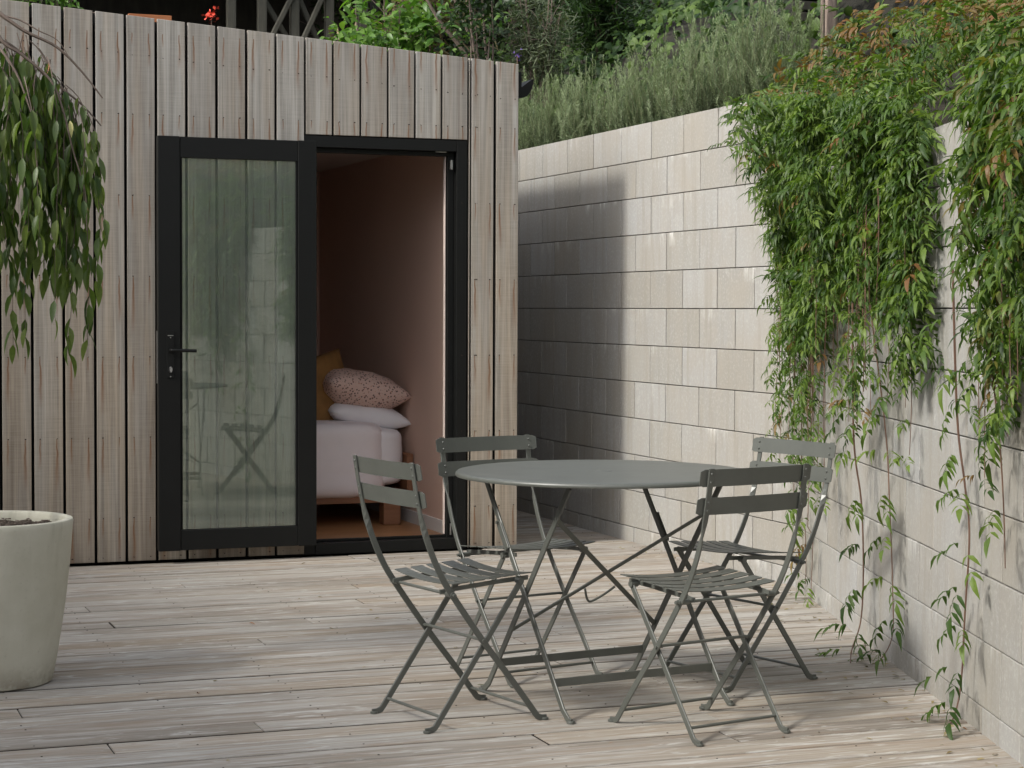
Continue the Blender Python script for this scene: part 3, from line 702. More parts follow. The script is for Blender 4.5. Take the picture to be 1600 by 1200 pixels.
# ------------------------------------------------------------------ round folding table
TBX, TBY, TA = -1.867, -3.917, R(8.7)
tab = empty('folding_table', (TBX, TBY, .0012), TA, label='round sage green metal bistro table on crossed folding legs among the four chairs', cat='table')
m_ = MB(); RT = .483
m_.lathe([(0, .7345), (RT - .03, .7345), (RT - .008, .7290), (RT, .7305), (RT + .0015, .734), (RT, .7405), (RT - .004, .744), (RT - .012, .7455), (RT - .06, .745), (0, .745)], 128)
obj('tabletop', m_.mesh(True), M['metal'], tab)
m_ = MB(); m_.lathe([(.028, .7451), (.026, .7462), (.012, .7462), (.010, .745)], 32); obj('centre_plug', m_.mesh(True), M['metal'], tab)
for (sv_, nm) in ((-1, 'P'), (1, 'Q')):
    for su in (-1, 1):
        ui = su * (.300 if nm == 'P' else .286)
        a = Vector((ui, sv_ * .268, .012)); b = Vector((ui, -sv_ * .262, .722)); d = (b - a).normalized()
        m_ = MB(); m_.bar([(ui, sv_ * .305, .0045), (ui, sv_ * .29, .006), (ui, sv_ * .277, .014)] + [a + (b - a) * t for t in (.03, .5, 1)], Vector((0, 1, sv_ * .6)), .022, .007)
        o = obj('leg', m_.mesh(), M['metal'], tab)
        f_ = MB(); f_.lathe([(.013, 0), (.014, .003), (.012, .008), (0, .009)], 12, (ui, sv_ * .30, 0)); obj('foot_pad', f_.mesh(True), M['metal'], o)
        if nm == 'P':
            q0 = a + (b - a) * .79; q1 = a + (b - a) * .68; out = Vector((su * .008, 0, 0))
            s_ = MB(); s_.bar([q0 + out, q1 + out], Vector((0, 1, sv_ * .6)), .026, .003)
            obj('slide_bracket', s_.mesh(), M['metal'], o)
            s_ = MB(); s_.tube([q0 + out * 1.1 + d * .004, q0 + out * 2.0 + d * .004], .006, 8); s_.tube([q1 + out * 1.1, q1 + out * 2.0], .006, 8); obj('bolt', s_.mesh(True), M['metal'], o)
    # lower bar
    t = .135; yv = sv_ * .268 + (-sv_ * .53) * t; hw = .296 if nm == 'P' else .282
    m_ = MB(); m_.bar([(-hw, yv, .012 + .71 * t), (hw, yv, .012 + .71 * t)], Vector((0, .0, 1)), .026, .005); obj('cross_bar', m_.mesh(), M['metal'], tab)
def Qp(u, z): return Vector((u, .268 - .53 * (z - .012) / .71 + 0, z))
m_ = MB(); m_.bar([Qp(-.284, .615), Qp(.284, .205)], Vector((0, -.5, 1)), .016, .005); obj('diagonal_brace', m_.mesh(), M['metal'], tab)
m_ = MB(); off = Vector((0, .007, .005)); m_.bar([Qp(.284, .600) + off, Qp(-.284, .215) + off], Vector((0, -.5, 1)), .013, .005); obj('diagonal_brace', m_.mesh(), M['metal'], tab)
c0 = Qp(-.07, .36); m_ = MB(); m_.tube(catmull([Qp(-.065, .362), Qp(-.045, .325) + Vector((0, -.008, 0)), Qp(-.025, .315) + Vector((0, -.01, 0)), Qp(.02, .335), Qp(.05, .362)], 5), .004, 8); obj('pull_handle', m_.mesh(True), M['metal'], tab)
m_ = MB(); m_.bar([(-.30, .255, .727), (.30, .255, .727)], Vector((0, 1, 0)), .02, .008); obj('under_rail', m_.mesh(), M['metal'], tab)
m_ = MB(); m_.bar([(-.30, -.255, .727), (.30, -.255, .727)], Vector((0, 1, 0)), .02, .008); obj('under_rail', m_.mesh(), M['metal'], tab)

# ------------------------------------------------------------------ planter and weeping tree
PX, PY = -3.72, -2.98
pot = empty('planter', (PX, PY, 0), label='large round off-white concrete planter at the left edge of the deck', cat='planter')
m_ = MB()
prof = [(0, .0), (.188, .0), (.200, .006), (.2075, .03), (.220, .10), (.236, .20), (.250, .30), (.261, .40), (.268, .48), (.272, .535), (.2735, .548), (.2705, .556), (.262, .5585), (.250, .5575), (.244, .552), (.241, .53), (.238, .50), (.22, .46), (0, .46)]
m_.lathe(prof, 96); obj('shell', m_.mesh(True), M['pot'], pot)
m_ = MB(); vs = []; n = 26
vs = [(0, 0, .525)]; 
for r_i in range(1, 9):
    for j in range(40): a = j * 2 * math.pi / 40; q = r_i / 8 * .2395; vs.append((q * math.cos(a), q * math.sin(a), .524 + random.uniform(-.006, .008)))
fs = [(0, 1 + j, 1 + (j + 1) % 40) for j in range(40)]
for r_i in range(7):
    for j in range(40): a = 1 + r_i * 40; fs.append((a + j, a + 40 + j, a + 40 + (j + 1) % 40, a + (j + 1) % 40))
m_.add(vs, fs); obj('potting_soil', m_.mesh(), M['soil'], pot, kind='stuff')
ch_ = MB()
for i in range(240):
    a = random.uniform(0, 6.283); q = .23 * math.sqrt(random.random()); ch_.box((q * math.cos(a), q * math.sin(a), .53 + random.uniform(0, .006)), (random.uniform(.005, .018), random.uniform(.003, .008), .003), Matrix.Rotation(random.uniform(0, 6), 3, 'Z') @ Matrix.Rotation(random.uniform(-.4, .4), 3, 'X'))
obj('bark_mulch', ch_.mesh(), M['bark'], pot, kind='stuff')

tree = empty('weeping_tree', (PX - .10, PY, .52), label='small weeping tree with long leafy branches hanging over the planter', cat='tree')
def TR(name, mb, mat, **k): return obj(name, mb.mesh(True), mat, tree, world=True, **k)
hub = Vector((PX - .17, PY + .02, 2.28))
m_ = MB(); tp = catmull([(PX - .10, PY, .50), (PX - .12, PY, .9), (PX - .16, PY + .02, 1.5), (PX - .15, PY + .03, 2.0), hub], 6); m_.tube(tp, list(np.linspace(.022, .016, len(tp))), 8); TR('trunk', m_, M['bark'])
arms = []
def arm(pts, r0, r1=.0025):
    c = catmull(pts, 8); m_ = MB(); m_.tube(c, list(np.linspace(r0, r1, len(c))), 6); TR('branch', m_, M['bark']); arms.append(c); return c
H = hub
arm([H, (-3.72, -3.0, 2.27), (-3.66, -3.02, 2.235), (-3.60, -3.03, 2.195), (-3.50, -3.03, 2.15), (-3.42, -3.03, 2.075), (-3.345, -3.02, 1.985)], .010)
arm([H, (-3.75, -2.98, 2.17), (-3.66, -2.96, 2.165), (-3.58, -2.95, 2.11), (-3.48, -2.93, 2.03), (-3.40, -2.92, 1.97), (-3.335, -2.92, 1.90)], .009)
arm([H, (-3.74, -3.05, 2.24), (-3.68, -3.08, 2.15), (-3.62, -3.09, 2.11), (-3.53, -3.10, 2.03), (-3.49, -3.11, 1.93), (-3.46, -3.12, 1.80), (-3.42, -3.12, 1.66), (-3.415, -3.12, 1.53)], .007, .0015)
arm([H, (-3.70, -2.94, 2.19), (-3.64, -2.86, 2.17), (-3.55, -2.80, 2.12), (-3.47, -2.78, 2.02), (-3.42, -2.77, 1.90)], .008)
arm([H, (-3.74, -3.12, 2.16), (-3.70, -3.2, 2.11), (-3.65, -3.24, 2.02), (-3.61, -3.26, 1.9)], .007)
arm([(-3.68, -3.0, 2.25), (-3.62, -3.02, 2.235), (-3.56, -3.04, 2.20), (-3.50, -3.05, 2.17), (-3.46, -3.06, 2.11)], .004, .001)
for q in range(12):
    a = R(70 + q * 19); r_ = random.uniform(.32, .48); d = Vector((math.cos(a), math.sin(a), 0))
    arm([H, H + d * r_ * .4 + Vector((0, 0, .04)), H + d * r_ * .8 + Vector((0, 0, -.08)), H + d * r_ + Vector((0, 0, -.3))], .007)
lt = blade(1, .36, 4, .16, .35)
leafp = []; twigs = MB()
def strand(p0, zend, sway=.03, step=.030, dens=1.0, big=1.0):
    p = Vector(p0); pts = [p.copy()]; v = Vector((random.uniform(-1, 1) * .5 + .2, random.uniform(-1, 1) * .5, -.3)).normalized()
    while p.z > zend:
        v = (v + Vector((random.uniform(-sway, sway) * 4, random.uniform(-sway, sway) * 4, -.35))).normalized(); p = p + v * .03; pts.append(p.copy())
    twigs.tube(pts, list(np.linspace(.0022, .0009, len(pts))), 4)
    c = 0
    for i in range(2, len(pts)):
        if random.random() > dens: continue
        c += 1; q = pts[i]; ang = c * R(137) + random.uniform(-.5, .5); rr_ = random.uniform(.25, .62)
        d = Vector((math.cos(ang) * rr_, math.sin(ang) * rr_, -1)).normalized(); up_ = Vector((math.cos(ang), math.sin(ang), .4))
        leafp.append((q, d, up_, random.uniform(.062, .10) * big))
vis = [(x_ - .035, z_) for x_, z_ in [(-3.705, 1.24), (-3.695, 1.30), (-3.665, 1.19), (-3.64, 1.42), (-3.61, 1.45), (-3.585, 1.35), (-3.575, 1.16), (-3.545, 1.42), (-3.52, 1.38), (-3.50, 1.24), (-3.475, 1.40), (-3.455, 1.46), (-3.435, 1.18), (-3.415, 1.13), (-3.41, 1.42), (-3.385, 1.50)]]
for rep in range(4):
    for (x_, ze) in vis:
        if rep == 2 and random.random() < .35: continue
        zt = 2.17 - max(0, x_ + 3.6) * 1.15 + random.uniform(-.06, .03)
        ze2 = ze if rep == 0 else random.uniform(1.38, 1.72)
        strand((x_ + (0 if rep == 0 else random.uniform(-.02, .02)), random.choice((-3.0, -2.92, -3.04, -2.82)) + random.uniform(-.05, .05), zt), ze2, .03, dens=.82)
for q in range(60):
    a = R(random.uniform(60, 300)); r_ = random.uniform(.2, .5)
    strand((H.x + math.cos(a) * r_, H.y + math.sin(a) * r_, 2.25 - r_ * .5), random.uniform(1.2, 1.7), .03, dens=.8)
TR('twigs', twigs, M['bark'], kind='stuff')
tms = []
for s_ in range(5):
    v_, f_ = blade(1, random.uniform(.30, .38), 5, random.uniform(.05, .38), random.uniform(.2, .9))
    me = leaves_mesh(v_, f_, np.zeros((1, 3)), np.array([[1., 0, 0]]), np.array([[0, 0, 1.]]), np.array([1.])); me.materials.append(M['weep']); tms.append(me)
def place_leaf(name, me, parent, p, d, up_, sc):
    o = bpy.data.objects.new(name, me); COL.objects.link(o)
    x_ = d.normalized(); z_ = (up_ - x_ * up_.dot(x_)).normalized(); y_ = z_.cross(x_)
    mm = Matrix.Identity(4)
    for i in range(3): mm[i][0] = x_[i] * sc; mm[i][1] = y_[i] * sc; mm[i][2] = z_[i] * sc; mm[i][3] = p[i]
    o.parent = parent; o.matrix_basis = Matrix.Translation(parent.location).inverted() @ mm if parent.rotation_euler.z == 0 else mm
    return o
leafp.sort(key=lambda L: (L[0].x < -3.74, L[0].y - random.uniform(0, .1)))
for (p, d, u_, sc) in leafp[:300]: place_leaf('leaf', random.choice(tms), tree, p, d, u_, sc)
rest = leafp[300:]
me = leaves_mesh(lt[0], lt[1], np.array([l[0] for l in rest]), np.array([l[1] for l in rest]), np.array([l[2] for l in rest]), np.array([l[3] for l in rest])); obj('foliage', me, M['weep'], tree, world=True, kind='stuff')
yl = place_leaf('yellow_leaf', tms[0].copy(), tree, Vector((-3.475, -3.17, 1.89)), Vector((.1, -.2, -1)), Vector((0, -1, .2)), .055); yl.data.materials.clear(); yl.data.materials.append(simple('yellow_leaf', (.5, .48, .2), .6)); yl['label'] = 'pale yellow leaf'
bl = place_leaf('dead_leaf', tms[1].copy(), tree, Vector((-3.53, -3.05, 2.10)), Vector((.1, 0, -1)), Vector((1, -.3, .2)), .055); bl.data.materials.clear(); bl.data.materials.append(M['clay']); bl['label'] = 'curled brown leaf'

# ------------------------------------------------------------------ trailing vines (pinnate leaves)
camp = np.array((-4.378, -9.792, 1.27))
cmp_t = [compound(3, 1, .33, .75, s_) for s_ in range(4)] + [compound(2, 1, .38, .6, 9), compound(3, 1, .30, 1.0, 11), compound(3, 1, .36, .5, 12)]
def vine(name, label, leaves, stems, loc):
    """leaves: (pos, dir, up, size, young)"""
    root = empty(name, loc, label=label, cat='climbing plant')
    obj('stems', stems.mesh(True), M['stem'], root, world=True, kind='stuff')
    leaves = sorted(leaves, key=lambda L: -L[3] / (1e-3 + (np.linalg.norm(np.array(L[0]) - camp)) ** 1.0) - (L[5] if len(L) > 5 else 0))
    tm_y = {}
    for i, L in enumerate(leaves[:300]):
        k_ = random.randrange(len(cmp_t)); key = (k_, L[4] > .5)
        if key not in tm_y:
            v_, f_, rr_ = cmp_t[k_]; me = leaves_mesh(v_, f_, np.zeros((1, 3)), np.array([[1., 0, 0]]), np.array([[0, 0, 1.]]), np.array([1.]), np.array([.75 if key[1] else 0.]), rr_); me.materials.append(M['jas']); tm_y[key] = me
        place_leaf('leaf', tm_y[key], root, Vector(L[0]), Vector(L[1]), Vector(L[2]), L[3])
    rest = leaves[300:]
    for k_ in range(len(cmp_t)):
        sub = rest[k_::len(cmp_t)]
        if not sub: continue
        v_, f_, rr_ = cmp_t[k_]
        me = leaves_mesh(v_, f_, np.array([l[0] for l in sub]), np.array([l[1] for l in sub]), np.array([l[2] for l in sub]), np.array([l[3] for l in sub]), np.array([l[4] for l in sub]), rr_)
        obj('foliage', me, M['jas'], root, world=True, kind='stuff')
    return root
import mathutils.noise as mn
def trail(s0, ztop, zend, out, stems, leaves, sway=.012, node=.11, size=(.085, .12), r=.0028, drift=0, tail=0, dens=1, pts=None):
    if pts is None:
        z = ztop; s_ = s0; P_ = []; n_ = random.uniform(0, 50)
        while z > zend:
            P_.append(W2(s_ + sway * 3 * mn.noise(Vector((n_, z * 2.5, 0))), z, out * (1 if z > .3 else .6) + .01 * mn.noise(Vector((n_, z * 3, 5))))); z -= .04; s_ += drift * .04
    else: P_ = catmull(pts, 8)
    if len(P_) < 3: return
    stems.tube(P_, list(np.linspace(r, r * .55, len(P_))), 5)
    L_ = 0
    for i in range(1, len(P_)):
        L_ += (P_[i] - P_[i - 1]).length
        if L_ > node * random.uniform(.75, 1.3):
            L_ = 0
            for sd_ in (-1, 1):
                if random.random() > dens: continue
                d = T2 * sd_ * random.uniform(.5, 1.1) + O2 * random.uniform(.15, .9) + Vector((0, 0, random.uniform(-.5, .35)))
                leaves.append((P_[i] + d.normalized() * .015, d, Vector((0, 0, 1)) + O2 * random.uniform(.1, .7), random.uniform(*size), random.uniform(.3, .9) if random.random() < .05 else 0., .02))
def mass(fn, n, leaves, size=(.10, .145), young=lambda p: 0, downb=.5):
    for _ in range(n):
        p, nrm = fn()
        if p is None: continue
        d = nrm * random.uniform(.2, 1.1) + Vector((random.gauss(0, .7), random.gauss(0, .9), random.gauss(-downb * .35, .45)))
        u_ = Vector((0, 0, 1)) + nrm * random.uniform(.2, 1.2)
        leaves.append((p, d, u_, random.uniform(*size), young(p)))
def yfun(p):
    f = max(0, min(1, (p.z - 2.15) / .3)) * (.75 + mn.noise(p * 1.5)); return (random.uniform(.35, 1) if random.random() < .02 + .75 * f else 0.)
# left mass: hangs from the wall top either side of the bend
def lens_out(s, z, s0, s1, ztop, zbot, amp):
    u = (s - s0) / (s1 - s0)
    if not 0 < u < 1: return 0
    return amp * math.sin(math.pi * u) ** .6 * min(1, max(0, (z - zbot) / (ztop - zbot))) ** .7
def massA():
    s = random.uniform(-.14, 2.6); u = random.random() ** 1.12
    zb = 1.30 - .08 * math.sin(3 * s) + .42 * mn.noise(Vector((s * 2.6, 0, 1))) + (.75 * max(0, -s) if s < 0 else 0) + (.28 * max(0, s - 2.2))
    zt = 2.28 - .12 * max(0, s)
    z = zt - (zt - zb) * u; nn = mn.noise(Vector((s * 2.9, z * 2.9, 2))); o_ = lens_out(s, z, -.4, 2.78, zt + .1, zb - .25, .36) * (.62 + 1.15 * nn)
    if mn.noise(Vector((s * 5, z * 5, 8))) < -.2: return None, None
    o_ = max(.02, o_) * random.uniform(.72, 1.0) * (.45 + .55 * min(1, max(0, s + .1) / .5))
    p = W2(s, z, o_) if s > 0 else Vector((-o_, YC - s, z))
    return p, O2.copy()
def topA():          # mound lying back over the bed
    s = random.uniform(-.6, 6.0); d = random.random() ** 1.05 * 3.4 - .12
    if 2.5 < s < 3.25 and d < .20: return None, None
    p = W2(s, 0, -d) if s > 0 else Vector((d, YC - s, 0))
    if p.x < -6: return None, None
    hh = hz(p.x + .05, p.y); zt = (2.28 if s < 0 else 1.95)
    bump_ = .16 + .20 * (mn.noise(Vector((p.x * 1.8, p.y * 1.8, 3))) + .5)
    if s < .3: bump_ *= max(.15, (s + .6) / .9)
    ridge = .33 * math.exp(-((s - 1.3) / 1.3) ** 2) * math.exp(-((d - .25) / .5) ** 2)
    if 2.4 < s < 3.3 and d < .5: bump_ *= .4; ridge = 0
    z = max(hh, zt - .1) + (bump_ + ridge) * random.uniform(.65, 1.05) - max(0, -d) * 1.5
    return Vector((p.x, p.y, z)), (O2 * .6 + Vector((0, 0, .8))).normalized()
LA = []; SA = MB(); mass(massA, 5000, LA, (.06, .12), yfun)
LT = []; mass(topA, 8500, LT, (.07, .12), yfun, .2)
LA += [l for l in LT if (l[0].y > -4.35)]; 
for q in range(48):
    s_ = random.uniform(.04, 1.2) if q < 30 else random.uniform(1.45, 2.45)
    trail(s_, 1.7, random.choice((.5, .6, .7, .8, .9, 1.05)) + random.uniform(-.1, .1) if s_ < 1.2 else random.uniform(.75, 1.1), random.uniform(.03, .14), SA, LA, dens=.85, node=.085, size=(.05, .10), r=.0022)
trail(.35, 1.5, .03, .05, SA, LA, node=.12); trail(.72, 1.5, .0, .06, SA, LA, node=.13, drift=-.12); trail(.1, 1.4, .35, .04, SA, LA, node=.12)
trail(0, 0, 0, 0, SA, LA, pts=[W2(1.75, 1.3, .12), W2(1.70, .8, .10), W2(1.66, .55, .06), W2(1.66, .3, .05), W2(1.72, .12, .07), W2(1.85, .03, .13), W2(2.02, .012, .17)], node=.17, r=.004, size=(.10, .14))
trail(0, 0, 0, 0, SA, LA, pts=[W2(1.95, 1.3, .10), W2(2.05, .85, .06), W2(2.08, .6, .05), W2(2.10, .3, .04), W2(2.14, .12, .05), W2(2.10, .01, .10)], node=.15, r=.003, size=(.10, .13))
vine('jasmine_vine', 'dense green vine spilling over the bend of the block wall behind the right chairs', LA, SA, (0, YC, 0))
# right mass
def massB():
    s = random.uniform(3.18, 5.4); u = random.random() ** 1.1
    lim = 1.24 - .12 * math.sin(4 * s) + .4 * mn.noise(Vector((s * 3, 0, 7))) + 1.6 * max(0, 3.45 - s)
    zt = 1.95; z = zt - (zt - lim) * u
    o_ = lens_out(s, z, 3.05, 6.2, zt + .1, lim - .3, .30) * (.65 + 1.1 * mn.noise(Vector((s * 3, z * 3, 2)))); o_ = max(.02, o_) * random.uniform(.6, 1)
    return W2(s, z, o_), O2.copy()
LB = []; SB = MB(); mass(massB, 2100, LB, (.07, .13), lambda p: (random.uniform(.2, .9) if random.random() < .12 else 0.)); LB += [l for l in LT if not (l[0].y > -4.35)]
for q in range(22):
    s_ = random.uniform(3.15, 4.8); trail(s_, 1.6, random.uniform(.75, 1.15) + .25 * max(0, s_ - 3.6), random.uniform(.03, .14), SB, LB, node=.085, dens=.85, size=(.06, .11), r=.0022)
trail(0, 0, 0, 0, SB, LB, pts=[W2(3.10, 1.4, .10), W2(3.06, .95, .07), W2(3.08, .75, .05), W2(3.14, .6, .05), W2(3.10, .35, .05), W2(3.07, .15, .05), W2(3.08, .05, .07), W2(3.16, .012, .12)], node=.125, r=.004, size=(.10, .13))
trail(0, 0, 0, 0, SB, LB, pts=[W2(3.5, 1.2, .10), W2(3.52, .9, .07), W2(3.5, .7, .05), W2(3.52, .55, .05)], node=.2, r=.003, size=(.10, .13))
vine('jasmine_vine', 'vine hanging at the right edge of the wall, one lone strand reaching the deck', LB, SB, tuple(W2(3.4, 0)))

# ------------------------------------------------------------------ rosemary hedge
nv = [(0, -.5, 0), (1, -.28, .08), (1, .28, .08), (0, .5, 0)]; nf = [(0, 1, 2, 3)]
def rosemary(cx, cy, h, wd, label):
    root = empty('rosemary_bush', (cx, cy, 2.18), label=label, cat='shrub', group='rosemary bushes in a row on top of the block wall')
    st = MB(); pos = []; X_ = []; Z_ = []; sc = []; yr = []
    for i in range(190):
        a = random.uniform(0, 6.283); q = math.sqrt(random.random()); bx = cx + .22 * q * wd * math.cos(a); by = cy + .22 * q * wd * math.sin(a)
        lean = Vector((math.cos(a), math.sin(a), 0)) * q * wd * random.uniform(.45, .8); L = h * random.uniform(.45, 1.1) * (1 - .3 * q * q)
        top = Vector((bx + random.gauss(0, .055), by + random.gauss(0, .055), 2.17 + L)) + lean * .8; mid = Vector((bx + random.gauss(0, .025), by + random.gauss(0, .025), 2.17 + L * .45)) + lean * random.uniform(.5, .85)
        c = catmull([(bx, by, 2.16), mid, top], 6); st.tube([c[j] for j in (0, 3, 6, 9, 12)], [.002, .0018, .0014, .001, .0006], 3)
        n_ = int(L / .0085); t0 = random.uniform(.02, .15); vig = random.uniform(.75, 1.2)
        for j in range(n_):
            t = t0 + (1 - t0) * j / n_; f = t * 12; i0 = min(11, int(f)); p_ = c[i0].lerp(c[i0 + 1], f - i0); ax = (c[i0 + 1] - c[i0]).normalized(); a0 = random.uniform(0, 6.283)
            for q3 in range(4):
                an = a0 + q3 * 1.57 + random.uniform(-.3, .3); r_ = Vector((math.cos(an), math.sin(an), 0)); r_ = (r_ - ax * r_.dot(ax)).normalized(); k2 = random.uniform(.15, .9) + (1.2 if t > .95 else 0)
                pos.append(p_); X_.append(r_ + ax * k2); Z_.append(ax - r_ * .3); sc.append(vig * random.uniform(.014, .022) * (1 - .35 * max(0, t - .85) / .15)); yr.append(max(0, (t - .55) / .45) * random.uniform(.3, 1))
    v_ = [(x, y * .17, z) for x, y, z in nv]
    me = leaves_mesh(v_, nf, np.array(pos), np.array(X_), np.array(Z_), np.array(sc), np.array(yr), smooth=False)
    obj('needles', me, M['rose'], root, world=True, kind='stuff'); obj('stems', st.mesh(), M['rstem'], root, world=True, kind='stuff')
rl = ['rosemary bush nearest the cabin gutter, partly behind it', 'second rosemary bush from the cabin, with a bare reddish twig at its foot', 'rosemary bush third from the cabin on the wall top', 'rosemary bush fourth from the cabin, above the middle of the back wall', 'rosemary bush fifth from the cabin on the wall top', 'sixth rosemary bush from the cabin, tall and dense', 'rosemary bush second from the vines, standing tall on the wall', 'rosemary bush at the right end touching the reddish vine tops']
for i, (y_, h_) in enumerate(((2.75, .58), (2.05, .66), (1.25, .62), (.50, .62), (-.35, .68), (-1.10, .68))):
    rosemary(.27 + random.uniform(-.02, .03), y_, h_, .36 if i < 3 else .40, [rl[0], rl[1], rl[2], rl[3], rl[6], rl[7]][i])
o = MB(); o.tube(catmull([(.02, 2.05, 2.28), (-.02, 2.2, 2.33), (-.03, 2.28, 2.42), (-.02, 2.31, 2.47)], 4), .004, 5); tg = tag(obj('bare_twig', o.mesh(True), M['orange']), 'bare reddish twig poking over the wall edge below the rosemary', 'twig')

# ------------------------------------------------------------------ ivy bank behind the rosemary
iv, ifc = ivy_leaf()
pos = []; X_ = []; Z_ = []; sc = []; yg = []
while len(pos) < 15000:
    x_ = random.uniform(.75, 5.2); y_ = random.uniform(-3.6, 8.5)
    z = hz(x_, y_); cl = mn.noise(Vector((x_ * 1.4, y_ * 1.4, 0))); p_ = Vector((x_, y_, z + .10 + .30 * max(0, cl + .35) * random.random()))
    pos.append(p_); dn = Vector((-.9, -.35, .35)); X_.append(Vector((random.gauss(-.4, .6), random.gauss(-.2, .6), random.gauss(-.55, .4)))); Z_.append(dn + Vector((random.gauss(0, .4), random.gauss(0, .4), random.gauss(.3, .4))))
    sc.append(random.uniform(.04, .085)); yg.append(.8 * random.random() if mn.noise(Vector((x_ * 1.1 + 9, y_ * 1.1, 4))) > .12 else 0)
me = leaves_mesh(iv, ifc, np.array(pos), np.array(X_), np.array(Z_), np.array(sc), np.array(yg)); o = obj('ivy', me, M['ivy']); tag(o, 'dark green ivy with lighter patches covering the bank behind the rosemary', 'ivy', kind='stuff')

# ------------------------------------------------------------------ shrubs behind the cabin roof
lb = blade(1, .5, 4, .25, .2); ls = blade(1, .12, 5, .6, .2)
def shrub(name, label, c, size, nl, tmpl, mat, lsz, stems=5, down=.2, matstem='bark', cat='shrub', clump=5):
    root = empty(name, (c[0], c[1], hz(c[0], c[1])), label=label, cat=cat)
    st = MB(); tips = []
    zb = hz(c[0], c[1]) - .1
    for i in range(stems):
        a = random.uniform(0, 6.283); e = Vector((c[0] + math.cos(a) * size[0] * random.uniform(.1, .8), c[1] + math.sin(a) * size[1] * random.uniform(.1, .8), c[2] + size[2] * random.uniform(-.2, .8)))
        b_ = Vector((c[0] + random.uniform(-.1, .1), c[1] + random.uniform(-.1, .1), zb)); mid = b_.lerp(e, .5) + Vector((random.uniform(-.1, .1), random.uniform(-.1, .1), .05))
        cc = catmull([b_, mid, e], 6); st.tube(cc, list(np.linspace(.014, .004, len(cc))), 5); tips += cc[5:]
        for _ in range(4):
            q = random.choice(cc[4:]); e2 = q + Vector((random.gauss(0, size[0] * .4), random.gauss(0, size[1] * .4), random.uniform(.05, size[2] * .6))); c3 = catmull([q, q.lerp(e2, .5) + Vector((0, 0, .04)), e2], 4); st.tube(c3, .003, 4); tips += c3
    obj('stems', st.mesh(True), M[matstem], root, world=True, kind='stuff')
    ctr = [Vector((c[0] + random.gauss(0, .5) * size[0], c[1] + random.gauss(0, .5) * size[1], c[2] + random.gauss(0, .5) * size[2])) for _ in range(clump)] + random.choices(tips, k=clump * 2)
    pos = []; X_ = []; Z_ = []; sc = []
    for i in range(nl):
        q = random.choice(ctr); r_ = min(size) * .28
        pos.append(q + Vector((random.gauss(0, r_), random.gauss(0, r_), random.gauss(0, r_)))); X_.append(Vector((random.gauss(0, 1), random.gauss(-.2, 1), random.gauss(-down, .6)))); Z_.append(Vector((random.gauss(0, .5), random.gauss(-.4, .5), 1))); sc.append(random.uniform(*lsz))
    me = leaves_mesh(tmpl[0], tmpl[1], np.array(pos), np.array(X_), np.array(Z_), np.array(sc)); obj('foliage', me, M[mat], root, world=True, kind='stuff')
    return root
shrub('leafy_shrub', 'bright green broad-leaved shrub rising over the middle of the cabin roof', (.45, 6.0, 3.55), (.45, .4, .32), 900, lb, 'broad', (.07, .13), 6)
shrub('leafy_shrub', 'low bright green shrub just left of the bare leaning stems', (-.1, 5.2, 3.20), (.35, .35, .22), 600, lb, 'broad', (.05, .1), 4)
shrub('leafy_shrub', 'pale green shrub with overhanging leaves at the top between timber posts and stems', (.55, 6.6, 4.25), (.4, .4, .25), 260, lb, 'broad', (.06, .11), 4)
shrub('dark_shrub', 'upright dark leaved shrub behind the right end of the cabin roof', (.80, 4.9, 3.55), (.22, .25, .45), 900, lb, 'darkleaf', (.04, .075), 5, clump=8)
shrub('grey_shrub', 'grey green feathery shrub left of the ivy above the roof corner', (1.35, 5.0, 3.45), (.35, .3, .45), 3500, (v_ := [(0, -.06, 0), (1, -.03, .05), (1, .03, .05), (0, .06, 0)], [(0, 1, 2, 3)]), 'greyleaf', (.05, .09), 10, clump=14)
shrub('needle_shrub', 'dark spiky fine-leaved shrub with brown dead stems above the roof corner', (2.25, 5.8, 3.85), (.5, .4, .4), 3500, (v_, [(0, 1, 2, 3)]), 'darkleaf', (.08, .15), 10, clump=12)
shrub('dry_shrub', 'clump of dry straw coloured stems behind the leaning branches', (1.0, 7.2, 4.0), (.5, .4, .5), 1300, (v_, [(0, 1, 2, 3)]), 'dry', (.12, .25), 12, clump=10)
shrub('leafy_shrub', 'patch of green leaves showing above the top left boards of the cabin', (-2.35, 6.5, 3.75), (.45, .3, .2), 500, lb, 'broad', (.05, .09), 4)
shrub('leafy_shrub', 'yellow green bush at the top behind the rosemary hedge', (3.4, 4.6, 4.2), (.5, .5, .3), 1200, lb, 'broad', (.05, .09), 6, clump=10)
shrub('dark_shrub', 'dark bush behind the ivy at the top centre', (2.6, 7.5, 4.4), (.9, .5, .6), 2500, lb, 'darkleaf', (.05, .09), 8, clump=12)
shrub('dark_shrub', 'dark bush behind the tree trunk at the top right', (5.2, 3.4, 4.6), (1.0, .6, .7), 2500, lb, 'darkleaf', (.05, .09), 8, clump=12)
shrub('dark_shrub', 'dark hedge plant filling the gap behind the dry stems', (1.2, 9.0, 4.4), (1.1, .5, .9), 3000, lb, 'darkleaf', (.06, .1), 8, clump=14)
